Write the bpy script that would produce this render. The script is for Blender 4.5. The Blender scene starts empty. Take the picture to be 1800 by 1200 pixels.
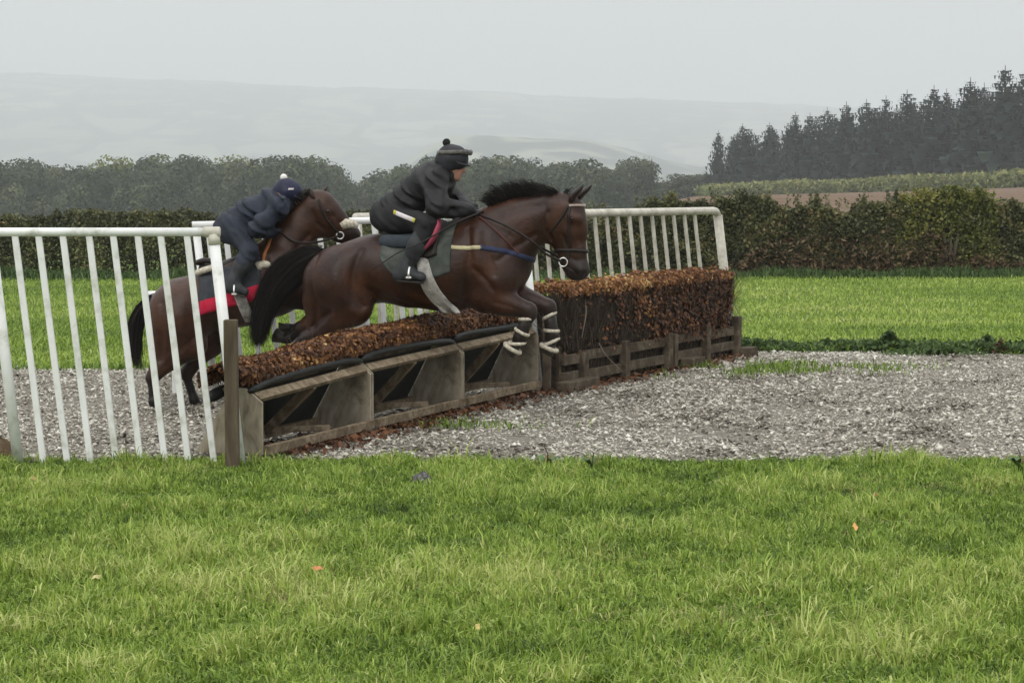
import bpy, math, random
import numpy as np
from mathutils import Vector, Matrix
from mathutils.bvhtree import BVHTree

# ------------------------------------------------------------------ camera, sky, sun, exposure
sc = bpy.context.scene
COL = sc.collection
F_PX, HORIZON, CAM_Z = 3850.0, 324.0, 1.66       # focal length in photo pixels (1800 wide), eye height
TH = math.atan((600 - HORIZON) / F_PX)
cam_d = bpy.data.cameras.new('camera'); cam = bpy.data.objects.new('camera', cam_d); COL.objects.link(cam)
cam_d.sensor_width = 36.0; cam_d.lens = F_PX / 1800 * 36.0
cam_d.clip_start = 0.1; cam_d.clip_end = 40000
cam.location = (0, 0, CAM_Z); cam.rotation_euler = (math.pi / 2 - TH, 0, 0)
sc.camera = cam

SUN_EL, SUN_AZ = math.radians(42), math.radians(200)   # azimuth clockwise from +Y
world = bpy.data.worlds.new('World'); sc.world = world; world.use_nodes = True
wt = world.node_tree; wt.nodes.clear()
wo = wt.nodes.new('ShaderNodeOutputWorld'); bg = wt.nodes.new('ShaderNodeBackground'); bg.inputs['Strength'].default_value = 0.1
sky = wt.nodes.new('ShaderNodeTexSky'); sky.sky_type = 'NISHITA'; sky.sun_disc = False
sky.sun_elevation = SUN_EL; sky.sun_rotation = SUN_AZ; sky.dust_density = 6; sky.air_density = 1.5
tc = wt.nodes.new('ShaderNodeTexCoord'); sx = wt.nodes.new('ShaderNodeSeparateXYZ')
wt.links.new(tc.outputs['Generated'], sx.inputs[0])
mr = wt.nodes.new('ShaderNodeMapRange'); mr.inputs['From Min'].default_value = 0; mr.inputs['From Max'].default_value = 1
mr.inputs['To Min'].default_value = 6.0; mr.inputs['To Max'].default_value = 18.5      # overcast: zenith brighter than horizon
wt.links.new(sx.outputs['Z'], mr.inputs['Value'])
cn = wt.nodes.new('ShaderNodeTexNoise'); cn.inputs['Scale'].default_value = 5; cn.inputs['Detail'].default_value = 4
mp = wt.nodes.new('ShaderNodeMapping'); mp.inputs['Scale'].default_value = (1, 1, 3.5)
wt.links.new(tc.outputs['Generated'], mp.inputs[0]); wt.links.new(mp.outputs[0], cn.inputs['Vector'])
cm = wt.nodes.new('ShaderNodeMapRange'); cm.inputs['To Min'].default_value = 0.93; cm.inputs['To Max'].default_value = 1.07
wt.links.new(cn.outputs['Fac'], cm.inputs['Value'])
mu = wt.nodes.new('ShaderNodeMath'); mu.operation = 'MULTIPLY'
wt.links.new(mr.outputs[0], mu.inputs[0]); wt.links.new(cm.outputs[0], mu.inputs[1])
vm = wt.nodes.new('ShaderNodeVectorMath'); vm.operation = 'SCALE'; vm.inputs[0].default_value = (0.998, 1.0, 1.008)
wt.links.new(mu.outputs[0], vm.inputs['Scale'])
mx = wt.nodes.new('ShaderNodeMix'); mx.data_type = 'RGBA'; mx.inputs[0].default_value = 0.96
wt.links.new(sky.outputs[0], mx.inputs[6]); wt.links.new(vm.outputs[0], mx.inputs[7])
wt.links.new(mx.outputs[2], bg.inputs['Color']); wt.links.new(bg.outputs[0], wo.inputs[0])

sun_d = bpy.data.lights.new('sun', 'SUN'); sun = bpy.data.objects.new('sun', sun_d); COL.objects.link(sun)
sun_d.energy = 1.15; sun_d.angle = math.radians(18); sun_d.color = (1.0, 0.97, 0.92)
sd = Vector((math.sin(SUN_AZ) * math.cos(SUN_EL), math.cos(SUN_AZ) * math.cos(SUN_EL), math.sin(SUN_EL)))
sun.rotation_euler = (-sd).to_track_quat('-Z', 'Y').to_euler(); sun.location = sd * 50

sc.view_settings.view_transform = 'Standard'; sc.view_settings.look = 'None'
sc.view_settings.exposure = 0.0; sc.view_settings.gamma = 1.0; sc.view_settings.use_curve_mapping = False
sc.render.engine = 'CYCLES'
sc.cycles.max_bounces = 6; sc.cycles.diffuse_bounces = 3; sc.cycles.glossy_bounces = 2
sc.cycles.transmission_bounces = 3; sc.cycles.volume_bounces = 2; sc.cycles.transparent_max_bounces = 4
sc.cycles.use_denoising = True
sc.cycles.sample_clamp_indirect = 4.0

rng = np.random.default_rng(7)
random.seed(7)

# ------------------------------------------------------------------ photo geometry -> metres
CT, ST = math.cos(TH), math.sin(TH)
def ray(px, py):
    u, v = (px - 900) / F_PX, (600 - py) / F_PX
    return np.array((u, CT + v * ST, -ST + v * CT))
def at(px, py, Y):
    d = ray(px, py); return np.array((0, 0, CAM_Z)) + d * (Y / d[1])
def ground(px, py, z=0.0):
    d = ray(px, py); return np.array((0, 0, CAM_Z)) + d * ((z - CAM_Z) / d[2])

# ------------------------------------------------------------------ numpy noise
def _hash(ix, iy, seed):
    h = (ix.astype(np.int64) * 374761393 + iy.astype(np.int64) * 668265263 + seed * 974634777) & 0x7fffffff
    h = ((h ^ (h >> 13)) * 1274126177) & 0x7fffffff
    return ((h ^ (h >> 16)) & 0xffff) / 65535.0
def vnoise(x, y, seed=0):
    ix, iy = np.floor(x), np.floor(y); fx, fy = x - ix, y - iy
    fx = fx * fx * (3 - 2 * fx); fy = fy * fy * (3 - 2 * fy)
    a, b = _hash(ix, iy, seed), _hash(ix + 1, iy, seed); c, d = _hash(ix, iy + 1, seed), _hash(ix + 1, iy + 1, seed)
    return (a * (1 - fx) + b * fx) * (1 - fy) + (c * (1 - fx) + d * fx) * fy
def fbm(x, y, seed=0, oct=4):
    s, a, t = 0, 0.5, 0
    for i in range(oct):
        s = s + a * vnoise(x * 2 ** i, y * 2 ** i, seed + i * 17); t += a; a *= .5
    return s / t
def sstep(a, b, x):
    t = np.clip((np.asarray(x, float) - a) / (b - a), 0, 1); return t * t * (3 - 2 * t)

# ------------------------------------------------------------------ mesh helpers
def mesh_np(name, verts, faces, smooth=False, attrs=None):
    verts = np.asarray(verts, np.float32); faces = np.asarray(faces, np.int32)
    me = bpy.data.meshes.new(name); nf, k = faces.shape
    me.vertices.add(len(verts)); me.vertices.foreach_set('co', verts.ravel())
    me.loops.add(nf * k); me.loops.foreach_set('vertex_index', faces.ravel())
    me.polygons.add(nf); me.polygons.foreach_set('loop_start', np.arange(0, nf * k, k, dtype=np.int32))
    if smooth: me.polygons.foreach_set('use_smooth', np.ones(nf, bool))
    for an, av in (attrs or {}).items():
        a = me.attributes.new(an, 'FLOAT', 'POINT'); a.data.foreach_set('value', np.asarray(av, np.float32))
    me.update(calc_edges=True)
    return me
def obj(name, me, mat=None, parent=None, loc=None):
    o = bpy.data.objects.new(name, me); COL.objects.link(o)
    if mat is not None and me is not None and len(me.materials) == 0: me.materials.append(mat)
    if parent is not None: o.parent = parent
    if loc is not None: o.location = loc
    return o
def tag(o, label=None, cat=None, group=None, kind=None):
    if label: o['label'] = label
    if cat: o['category'] = cat
    if group: o['group'] = group
    if kind: o['kind'] = kind
    return o
def thing(name, label, cat, loc=(0, 0, 0), rz=0.0, group=None):
    o = bpy.data.objects.new(name, None); COL.objects.link(o); o.empty_display_size = .1
    o.location = loc; o.rotation_euler = (0, 0, rz); return tag(o, label, cat, group)
class MB:                                            # collects polygons of one mesh
    def __init__(s): s.v, s.f = [], []
    def add(s, v, f):
        n = len(s.v); s.v += [tuple(map(float, p)) for p in v]; s.f += [tuple(i + n for i in q) for q in f]; return s
    def obox(s, c, ax, ay, az):                      # oriented box: centre + three half vectors
        c, ax, ay, az = map(np.asarray, (c, ax, ay, az))
        v = [c + i * ax + j * ay + k * az for i in (-1, 1) for j in (-1, 1) for k in (-1, 1)]
        return s.add(v, [(0, 1, 3, 2), (4, 6, 7, 5), (0, 4, 5, 1), (2, 3, 7, 6), (0, 2, 6, 4), (1, 5, 7, 3)])
    def beam(s, a, b, w, h, up=(0, 0, 1)):           # rectangular beam from a to b
        a, b = np.asarray(a, float), np.asarray(b, float); d = b - a; L = np.linalg.norm(d); d = d / L
        side = np.cross(d, up); side /= np.linalg.norm(side); u = np.cross(side, d)
        return s.obox((a + b) / 2, d * L / 2, side * w / 2, u * h / 2)
    def tube(s, pts, r, n=10, flat=1.0, ref=(0, 0, 1), cap=True):
        pts = np.asarray(pts, float); m = len(pts); r = np.broadcast_to(np.asarray(r, float), (m,))
        tan = np.gradient(pts, axis=0); tan /= np.linalg.norm(tan, axis=1)[:, None] + 1e-12
        v = []; ref = np.asarray(ref, float)
        for i in range(m):
            sd_ = np.cross(tan[i], ref); l = np.linalg.norm(sd_)
            if l < 1e-3: sd_ = np.cross(tan[i], (1, 0.1, 0)); l = np.linalg.norm(sd_)
            sd_ /= l; up = np.cross(sd_, tan[i])
            for k in range(n):
                a = 2 * math.pi * k / n; v.append(pts[i] + r[i] * (math.cos(a) * sd_ * flat + math.sin(a) * up))
        f = [(i * n + k, i * n + (k + 1) % n, (i + 1) * n + (k + 1) % n, (i + 1) * n + k) for i in range(m - 1) for k in range(n)]
        if cap: f += [tuple(range(n - 1, -1, -1)), tuple((m - 1) * n + k for k in range(n))]
        return s.add(v, f)
    def torus(s, c, axis, R, r, n=18, m=7):
        axis = np.asarray(axis, float); axis /= np.linalg.norm(axis)
        a = np.cross(axis, (0, 1, .2)); a /= np.linalg.norm(a); b = np.cross(axis, a); c = np.asarray(c, float)
        v = []; f = []
        for i in range(n):
            t = 2 * math.pi * i / n; e = math.cos(t) * a + math.sin(t) * b
            for j in range(m):
                q = 2 * math.pi * j / m; v.append(c + e * (R + r * math.cos(q)) + axis * r * math.sin(q))
        for i in range(n):
            for j in range(m): f.append((i * m + j, ((i + 1) % n) * m + j, ((i + 1) % n) * m + (j + 1) % m, i * m + (j + 1) % m))
        return s.add(v, f)
    def prism(s, prof, o, ax, ay, az, d):            # profile (x,y) in axes ax, ay, extruded +-d/2 along az
        o, ax, ay, az = map(np.asarray, (o, ax, ay, az)); n = len(prof)
        v = [o + x * ax + y * ay - az * d / 2 for x, y in prof] + [o + x * ax + y * ay + az * d / 2 for x, y in prof]
        f = [tuple(range(n - 1, -1, -1)), tuple(range(n, 2 * n))] + [(i, (i + 1) % n, n + (i + 1) % n, n + i) for i in range(n)]
        return s.add(v, f)
    def mesh(s, name, smooth=False):
        me = bpy.data.meshes.new(name); me.from_pydata(s.v, [], s.f)
        if smooth: me.polygons.foreach_set('use_smooth', np.ones(len(me.polygons), bool))
        me.update(); return me
    def build(s, name, mat, parent=None, smooth=False, bevel=0, loc=None):
        o = obj(name, s.mesh(name, smooth), mat, parent, loc)
        if bevel:
            b = o.modifiers.new('bevel', 'BEVEL'); b.width = bevel; b.segments = 2; b.limit_method = 'ANGLE'
        return o
def smooth_path(pts, n=24):                          # Catmull-Rom
    p = np.asarray(pts, float); p = np.vstack([2 * p[0] - p[1], p, 2 * p[-1] - p[-2]])
    out = []; m = len(p) - 3
    for t in np.linspace(0, m - 1e-6, n):
        i = int(t); u = t - i; a, b, c, d = p[i:i + 4]
        out.append(.5 * (2 * b + (c - a) * u + (2 * a - 5 * b + 4 * c - d) * u * u + (3 * b - a - 3 * c + d) * u ** 3))
    return np.array(out)

def leaf_cloud(name, P, size, t, elong=1.5, nrm=None, seed=0, fold=.25):
    r = np.random.default_rng(seed); N = len(P); size = np.broadcast_to(size, (N,))[:, None]
    a = r.normal(size=(N, 3)); a /= np.linalg.norm(a, axis=1)[:, None]
    if nrm is not None:
        nn = nrm + r.normal(size=(N, 3)) * .45; nn /= np.linalg.norm(nn, axis=1)[:, None]
        a -= nn * (a * nn).sum(1)[:, None]; a /= np.linalg.norm(a, axis=1)[:, None] + 1e-9
    else:
        nn = r.normal(size=(N, 3)); nn -= a * (a * nn).sum(1)[:, None]; nn /= np.linalg.norm(nn, axis=1)[:, None]
    b = np.cross(nn, a); h = size * .5
    V = np.stack([P - a * h * elong, P + b * h + nn * h * fold, P + a * h * elong, P - b * h + nn * h * fold], 1).reshape(-1, 3)
    i = np.arange(N, dtype=np.int32)[:, None] * 4
    Fq = i + np.array([[0, 1, 2, 3]], np.int32)
    return mesh_np(name, V, Fq, attrs={'t': np.repeat(t, 4)})

# ------------------------------------------------------------------ materials
def new_mat(name):
    m = bpy.data.materials.new(name); m.use_nodes = True; nt = m.node_tree
    return m, nt, nt.nodes['Principled BSDF'], nt.nodes['Material Output']
def ramp_node(nt, stops, interp='LINEAR'):
    r = nt.nodes.new('ShaderNodeValToRGB'); e = r.color_ramp.elements; r.color_ramp.interpolation = interp
    while len(e) < len(stops): e.new(.5)
    for el, (p, c) in zip(e, stops): el.position = p; el.color = (*c, 1)
    return r
def pmat(name, stops, scale=6.0, rough=.6, bump=0.0, bscale=None, spec=.3, attr=None, trans=0.0, stretch=(1, 1, 1), detail=6, bdist=.01, sheen=0, dist=0):
    m, nt, b, out = new_mat(name); L = nt.links
    co = nt.nodes.new('ShaderNodeTexCoord'); mp_ = nt.nodes.new('ShaderNodeMapping'); mp_.inputs['Scale'].default_value = stretch
    L.new(co.outputs['Object'], mp_.inputs[0])
    if len(stops) == 1: stops = [(0, stops[0][1]), (1, stops[0][1])]
    r = ramp_node(nt, stops)
    if attr:
        at_ = nt.nodes.new('ShaderNodeAttribute'); at_.attribute_name = attr; L.new(at_.outputs['Fac'], r.inputs[0])
    else:
        n = nt.nodes.new('ShaderNodeTexNoise'); n.inputs['Scale'].default_value = scale; n.inputs['Detail'].default_value = detail
        n.inputs['Roughness'].default_value = .62; n.inputs['Distortion'].default_value = dist
        L.new(mp_.outputs[0], n.inputs['Vector'])
        mr_ = nt.nodes.new('ShaderNodeMapRange'); mr_.inputs['From Min'].default_value = .28; mr_.inputs['From Max'].default_value = .72
        L.new(n.outputs['Fac'], mr_.inputs[0]); L.new(mr_.outputs[0], r.inputs[0])
    L.new(r.outputs[0], b.inputs['Base Color'])
    b.inputs['Roughness'].default_value = rough; b.inputs['Specular IOR Level'].default_value = spec
    if sheen: b.inputs['Sheen Weight'].default_value = sheen; b.inputs['Sheen Roughness'].default_value = .5
    if bump:
        n2 = nt.nodes.new('ShaderNodeTexNoise'); n2.inputs['Scale'].default_value = bscale or scale * 4; n2.inputs['Detail'].default_value = 5
        L.new(mp_.outputs[0], n2.inputs['Vector'])
        bp = nt.nodes.new('ShaderNodeBump'); bp.inputs['Strength'].default_value = bump; bp.inputs['Distance'].default_value = bdist
        L.new(n2.outputs['Fac'], bp.inputs['Height']); L.new(bp.outputs[0], b.inputs['Normal'])
    if trans:
        tr = nt.nodes.new('ShaderNodeBsdfTranslucent'); L.new(r.outputs[0], tr.inputs[0])
        ms = nt.nodes.new('ShaderNodeMixShader'); ms.inputs[0].default_value = trans
        L.new(b.outputs[0], ms.inputs[1]); L.new(tr.outputs[0], ms.inputs[2]); L.new(ms.outputs[0], out.inputs[0])
    return m
def flat_mat(name, c, rough=.5, spec=.3, metal=0, var=.25, scale=20):
    lo = tuple(x * (1 - var) for x in c); hi = tuple(min(1, x * (1 + var)) for x in c)
    m = pmat(name, [(0, lo), (1, hi)], scale=scale, rough=rough, spec=spec)
    m.node_tree.nodes['Principled BSDF'].inputs['Metallic'].default_value = metal
    return m

M = {}
M['ground'] = pmat('grass_soil', [(0, (.05, .08, .016)), (.5, (.095, .145, .028)), (1, (.15, .2, .045))], scale=1.3, rough=.9, spec=.1, bump=.8, bscale=30, bdist=.03)
M['blade'] = pmat('grass_blade', [(0, (.055, .10, .016)), (.3, (.155, .25, .032)), (.6, (.27, .38, .058)), (.85, (.40, .49, .11)), (.93, (.52, .56, .2)), (1, (.36, .26, .14))], attr='t', rough=.5, spec=.3, trans=.22)
M['long_grass'] = pmat('rank_grass', [(0, (.04, .07, .024)), (.6, (.08, .135, .038)), (1, (.16, .21, .075))], attr='t', rough=.6, spec=.25, trans=.25)
M['gravel_bed'] = pmat('gravel_bed', [(0, (.11, .098, .078)), (.5, (.235, .215, .178)), (1, (.4, .375, .32))], scale=35, rough=.95, spec=.1, bump=1, bscale=60, bdist=.03)
M['chip'] = pmat('gravel_stone', [(0, (.06, .048, .036)), (.2, (.235, .21, .168)), (.48, (.45, .42, .35)), (.78, (.66, .63, .54)), (1, (.79, .77, .69))], attr='t', rough=.8, spec=.25)
M['white'] = pmat('white_plastic', [(0, (.34, .36, .28)), (.22, (.6, .61, .56)), (.45, (.77, .78, .76)), (1, (.85, .86, .85))], scale=6, rough=.35, spec=.45, bump=.08, bscale=60)
M['cream'] = pmat('weathered_white_plastic', [(0, (.26, .235, .185)), (.4, (.48, .455, .38)), (1, (.7, .68, .6))], scale=7, rough=.5, spec=.35, bump=.1, bscale=50)
M['wood'] = pmat('weathered_timber', [(0, (.05, .038, .026)), (.5, (.105, .083, .056)), (1, (.19, .155, .11))], scale=7, rough=.85, spec=.15, bump=.5, bscale=22, stretch=(1, 1, .25), dist=1.0)
M['wood_h'] = pmat('weathered_rail_timber', [(0, (.075, .055, .034)), (.5, (.18, .138, .09)), (1, (.32, .26, .185))], scale=9, rough=.85, spec=.15, bump=.5, bscale=26, dist=1.5)
M['wood_dark'] = pmat('dark_damp_timber', [(0, (.035, .026, .018)), (.5, (.085, .066, .046)), (1, (.17, .14, .1))], scale=6, rough=.85, spec=.15, bump=.5, bscale=25, dist=1)
M['ply'] = pmat('weathered_plywood', [(0, (.13, .105, .075)), (.45, (.29, .25, .185)), (1, (.44, .39, .31))], scale=8, rough=.85, spec=.15, bump=.4, bscale=40, stretch=(1, 1, .5), dist=1.2)
M['rubber'] = pmat('black_rubber', [(0, (.005, .006, .006)), (1, (.02, .021, .02))], scale=7, rough=.55, spec=.35, bump=.2, bscale=50)
M['brown_leaf'] = pmat('dead_beech_leaf', [(0, (.04, .02, .011)), (.4, (.13, .055, .024)), (.75, (.27, .12, .042)), (.93, (.45, .24, .08)), (1, (.52, .36, .15))], attr='t', rough=.6, spec=.3, trans=.2)
M['twig'] = pmat('brushwood', [(0, (.018, .013, .01)), (.6, (.05, .036, .026)), (1, (.16, .12, .085))], attr='t', rough=.85, spec=.15)
M['hedge'] = pmat('hedge_leaf', [(0, (.045, .048, .022)), (.45, (.112, .118, .05)), (.78, (.2, .19, .08)), (1, (.31, .22, .11))], attr='t', rough=.55, spec=.3, trans=.2)
M['hedge_y'] = pmat('yellowing_leaf', [(0, (.07, .09, .02)), (.5, (.18, .19, .045)), (1, (.36, .3, .09))], attr='t', rough=.55, spec=.3, trans=.25)
M['bracken'] = pmat('brown_bracken', [(0, (.05, .03, .018)), (.5, (.11, .072, .042)), (1, (.2, .15, .085))], attr='t', rough=.8, spec=.15, trans=.15)
M['broadleaf'] = pmat('broadleaf_foliage', [(0, (.018, .027, .012)), (.5, (.055, .067, .034)), (1, (.125, .14, .062))], attr='t', rough=.6, spec=.25, trans=.15)
M['broadleaf_y'] = pmat('turning_foliage', [(0, (.05, .06, .016)), (.5, (.1, .12, .028)), (1, (.2, .21, .05))], attr='t', rough=.6, spec=.25, trans=.15)
M['conifer'] = pmat('conifer_needles', [(0, (.012, .026, .02)), (.5, (.03, .062, .052)), (1, (.078, .125, .1))], attr='t', rough=.6, spec=.25, trans=.1)
M['bark'] = pmat('bark', [(0, (.04, .03, .022)), (1, (.12, .1, .08))], scale=4, rough=.9, spec=.1, bump=.6)
M['maize'] = pmat('maize_leaf', [(0, (.07, .095, .03)), (.5, (.16, .19, .06)), (1, (.36, .34, .14))], attr='t', rough=.6, spec=.2, trans=.2)
M['plough'] = pmat('ploughed_earth', [(0, (.11, .075, .05)), (.5, (.17, .12, .085)), (1, (.23, .17, .12))], scale=.5, rough=.95, spec=.05, bump=1, bscale=2, bdist=.2)
def hill_mat():
    m, nt, b, out = new_mat('hill_fields'); L = nt.links; N_ = nt.nodes.new
    co = N_('ShaderNodeTexCoord'); mp_ = N_('ShaderNodeMapping'); mp_.inputs['Scale'].default_value = (1 / 260, 1 / 520, 0); L.new(co.outputs['Object'], mp_.inputs[0])
    wp = N_('ShaderNodeTexNoise'); wp.inputs['Scale'].default_value = 1.2; L.new(mp_.outputs[0], wp.inputs['Vector'])
    ad = N_('ShaderNodeMix'); ad.data_type = 'RGBA'; ad.inputs[0].default_value = .35; L.new(mp_.outputs[0], ad.inputs[6]); L.new(wp.outputs['Color'], ad.inputs[7])
    v1 = N_('ShaderNodeTexVoronoi'); v1.inputs['Scale'].default_value = 1.5; L.new(ad.outputs[2], v1.inputs['Vector'])
    v2 = N_('ShaderNodeTexVoronoi'); v2.feature = 'DISTANCE_TO_EDGE'; v2.inputs['Scale'].default_value = 1.5; L.new(ad.outputs[2], v2.inputs['Vector'])
    sp_ = N_('ShaderNodeSeparateColor'); L.new(v1.outputs['Color'], sp_.inputs[0])
    fr_ = ramp_node(nt, [(0, (.08, .10, .06)), (.45, (.15, .17, .1)), (.7, (.25, .24, .17)), (1, (.12, .12, .085))]); L.new(sp_.outputs[0], fr_.inputs[0])
    hr = ramp_node(nt, [(.05, (0, 0, 0)), (.09, (1, 1, 1))]); L.new(v2.outputs['Distance'], hr.inputs[0])
    wn_ = N_('ShaderNodeTexNoise'); wn_.inputs['Scale'].default_value = .006; wn_.inputs['Detail'].default_value = 8; L.new(co.outputs['Object'], wn_.inputs['Vector'])
    wr = ramp_node(nt, [(.47, (1, 1, 1)), (.53, (0, 0, 0))]); L.new(wn_.outputs['Fac'], wr.inputs[0])
    mu_ = N_('ShaderNodeMath'); mu_.operation = 'MULTIPLY'; L.new(hr.outputs[0], mu_.inputs[0]); L.new(wr.outputs[0], mu_.inputs[1])
    mx_ = N_('ShaderNodeMix'); mx_.data_type = 'RGBA'; mx_.inputs[6].default_value = (.006, .011, .008, 1); L.new(mu_.outputs[0], mx_.inputs[0]); L.new(fr_.outputs[0], mx_.inputs[7])
    L.new(mx_.outputs[2], b.inputs['Base Color']); b.inputs['Roughness'].default_value = 1; b.inputs['Specular IOR Level'].default_value = .05; return m
M['hill'] = hill_mat()

# ================================================================== the setting
def plateau(X, Y):                                   # height of the land
    X, Y = np.asarray(X, float), np.asarray(Y, float)
    a = X / np.maximum(Y, 1)
    zl = -6.0 * sstep(46, 330, Y) - 26 * sstep(420, 1100, Y)
    zr = .95 * sstep(46, 95, Y) - 1.6 * np.clip(1 - (a - .09) / .144, -.6, 1.3) * sstep(95, 330, Y) + .25 * sstep(150, 220, Y) - 32 * sstep(420, 1100, Y)
    w = sstep(.02, .085, a)
    return zl * (1 - w) + zr * w
xs = np.concatenate([-np.geomspace(3000, 12, 40), np.linspace(-11.5, 11.5, 40), np.geomspace(12, 3000, 40)])
ys = np.concatenate([np.linspace(-60, 44, 16), np.linspace(46, 420, 90), np.geomspace(430, 1400, 24)])
gx, gy = np.meshgrid(xs, ys); gz = plateau(gx, gy)
def grid_faces(ny, nx):
    i = np.arange(ny - 1)[:, None] * nx + np.arange(nx - 1)[None]; i = i.ravel()
    return np.stack([i, i + 1, i + nx + 1, i + nx], 1)
g = obj('ground', mesh_np('ground', np.stack([gx, gy, gz], -1).reshape(-1, 3), grid_faces(len(ys), len(xs)), True), M['ground'])
tag(g, kind='structure')

# far hills: valley side and two ridges across the valley
hx = np.linspace(-3000, 3000, 520); hy = np.concatenate([np.linspace(1250, 4200, 70), np.linspace(4240, 8600, 80)])
hX, hY = np.meshgrid(hx, hy); ha = hX / hY
far_h = 330 - 260 * np.clip(ha + .24, 0, .5) ** 1.05 * 1.2 + 26 * (fbm(hX / 900, hY / 2500, 3) - .5) + 14 * (fbm(hX / 110, hY / 300, 5, 3) - .5)
mid_h = (86 * sstep(-.075, -.02, ha) * (1 - .55 * sstep(.02, .1, ha)) + 26 * np.exp(-((ha + .16) / .1) ** 2)) + 18 * (fbm(hX / 400, hY / 700, 9) - .5)
hZ = -34 + 60 * sstep(1400, 3000, hY) * .35 + mid_h * np.exp(-((hY - 3400) / 520) ** 2) + (far_h + 34) * sstep(3600, 7000, hY)
hZ += 9 * (fbm(hX / 45, hY / 60, 21, 3) - .5) * sstep(1500, 3000, hY)
hZ[hY > 7000] -= ((hY[hY > 7000] - 7000) * .12)
hl = obj('hills', mesh_np('hills', np.stack([hX, hY, hZ], -1).reshape(-1, 3), grid_faces(len(hy), len(hx)), True), M['hill'])
tag(hl, kind='structure')

# ploughed field beyond the right hedge
px_ = np.linspace(0, 130, 60); py_ = np.linspace(47, 330, 70); PX, PY = np.meshgrid(px_, py_)
keepx = .072 * PY + PX * .92
pf = obj('ploughed_field', mesh_np('ploughed_field', np.stack([keepx, PY, plateau(keepx, PY) + .06 + .05 * vnoise(PX * 1.3, PY * 1.3)], -1).reshape(-1, 3), grid_faces(70, 60), True), M['plough'])
tag(pf, kind='structure')

# gravel strip
def gravel_front(X): return 13.05 + .16 * (fbm(X * 1.1, X * 0 + 3, 31) - .5) + .1 * (vnoise(X * 4, X * 0, 33) - .5)
def gravel_back(X): return 19.5 + 2.0 * sstep(-3, 2.2, X) + .5 * (fbm(X * .8, X * 0 + 9, 35) - .5)
ux = np.linspace(-14, 14, 180); vv = np.linspace(0, 1, 12); UX, VV = np.meshgrid(ux, vv)
UY = gravel_front(UX) * (1 - VV) + gravel_back(UX) * VV
gv = obj('gravel_path', mesh_np('gravel_path', np.stack([UX, UY, np.full_like(UX, .006)], -1).reshape(-1, 3), grid_faces(12, 180), True), M['gravel_bed'])
tag(gv, kind='structure')

# loose stones: one mass of real chips
N = 150000
X = rng.uniform(-6.2, 6.2, N); Y = 12.95 + (rng.uniform(0, 1, N) ** 1.15) * 9.2
k = (Y > gravel_front(X)) & (Y < gravel_back(X) + .1 * rng.normal(size=N)) & (np.abs(X) < .245 * Y + .9); X, Y = X[k], Y[k]; N = len(X)
base = np.array([(1, -.2, -.2), (-.9, -.5, 0), (-.1, .9, -.1), (.05, .05, .9)], float)
s = np.exp(rng.normal(-4.55, .42, N)); s = np.clip(s, .005, .03)
sc3 = np.stack([s * rng.uniform(1.0, 2.1, N), s * rng.uniform(.6, 1.2, N), s * rng.uniform(.3, .6, N)], 1)
v = base[None] * sc3[:, None] * rng.uniform(.65, 1.3, (N, 4, 3)) + rng.normal(size=(N, 4, 3)) * s[:, None, None] * .2
ang = rng.uniform(0, 2 * np.pi, N); til = rng.normal(0, .35, N)
c_, s_ = np.cos(til)[:, None], np.sin(til)[:, None]; v = np.stack([v[..., 0] * c_ - v[..., 2] * s_, v[..., 1], v[..., 0] * s_ + v[..., 2] * c_], -1)
c_, s_ = np.cos(ang)[:, None], np.sin(ang)[:, None]; v = np.stack([v[..., 0] * c_ - v[..., 1] * s_, v[..., 0] * s_ + v[..., 1] * c_, v[..., 2]], -1)
v += np.stack([X, Y, -.002 + .016 * rng.uniform(0, 1, N) + .035 * (fbm(X * 1.6, Y * 1.6, 41) - .4)], 1)[:, None]
oct_f = np.array([(0, 2, 3), (2, 1, 3), (1, 0, 3), (0, 1, 2)])
t = np.clip(rng.beta(1.7, 1.6, N) + .4 * (fbm(X * .9, Y * .6, 44) - .5) - .35 * sstep(.6, .75, fbm(X * 2.1 + 9, Y * 1.7, 46)), 0, 1)
st = obj('gravel_stones', mesh_np('gravel_stones', v.reshape(-1, 3), (np.arange(N)[:, None, None] * 4 + oct_f[None]).reshape(-1, 3), attrs={'t': np.repeat(t, 4)}), M['chip'])
tag(st, 'loose pale grey and brown gravel covering the jumping lane', 'gravel', kind='stuff')

# grass
def blades(name, X, Y, h, w, t, seed, bend=.5, z0=None, seg=True, az=None):
    r = np.random.default_rng(seed); N = len(X); az = r.uniform(0, 2 * np.pi, N) if az is None else az; b = np.abs(r.normal(bend, .35, N))
    d = np.stack([np.cos(az), np.sin(az)], 1); fa = r.uniform(0, 2 * np.pi, N); sdv = np.stack([np.cos(fa), np.sin(fa)], 1) * (w * .5)[:, None]
    P = np.stack([X, Y], 1); z0 = np.zeros(N) if z0 is None else z0
    def lay(f, hz, wf, sgn):
        q = P + d * (h * b * f)[:, None] + sdv * (wf * sgn); return np.concatenate([q, (z0 + hz * h)[:, None]], 1)
    if seg:
        V = np.stack([lay(0, -.1, 1, 1), lay(0, -.1, 1, -1), lay(.3, .55, .85, 1), lay(.3, .55, .85, -1), np.concatenate([P + d * (h * b * 1.0)[:, None], (z0 + h * np.clip(.98 - .42 * b ** 2, .25, 1))[:, None]], 1)], 1)
        Ft = np.array([(0, 1, 3), (0, 3, 2), (2, 3, 4)]); n = 5
    else:
        V = np.stack([lay(0, -.1, 1, 1), lay(0, -.1, 1, -1), lay(.8, .95, 0, 1)], 1); Ft = np.array([(0, 1, 2)]); n = 3
    return mesh_np(name, V.reshape(-1, 3), (np.arange(N)[:, None, None] * n + Ft[None]).reshape(-1, 3), attrs={'t': np.repeat(t, n)})
NT_, NB_ = 37000, 11                                # tufts x blades
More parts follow.
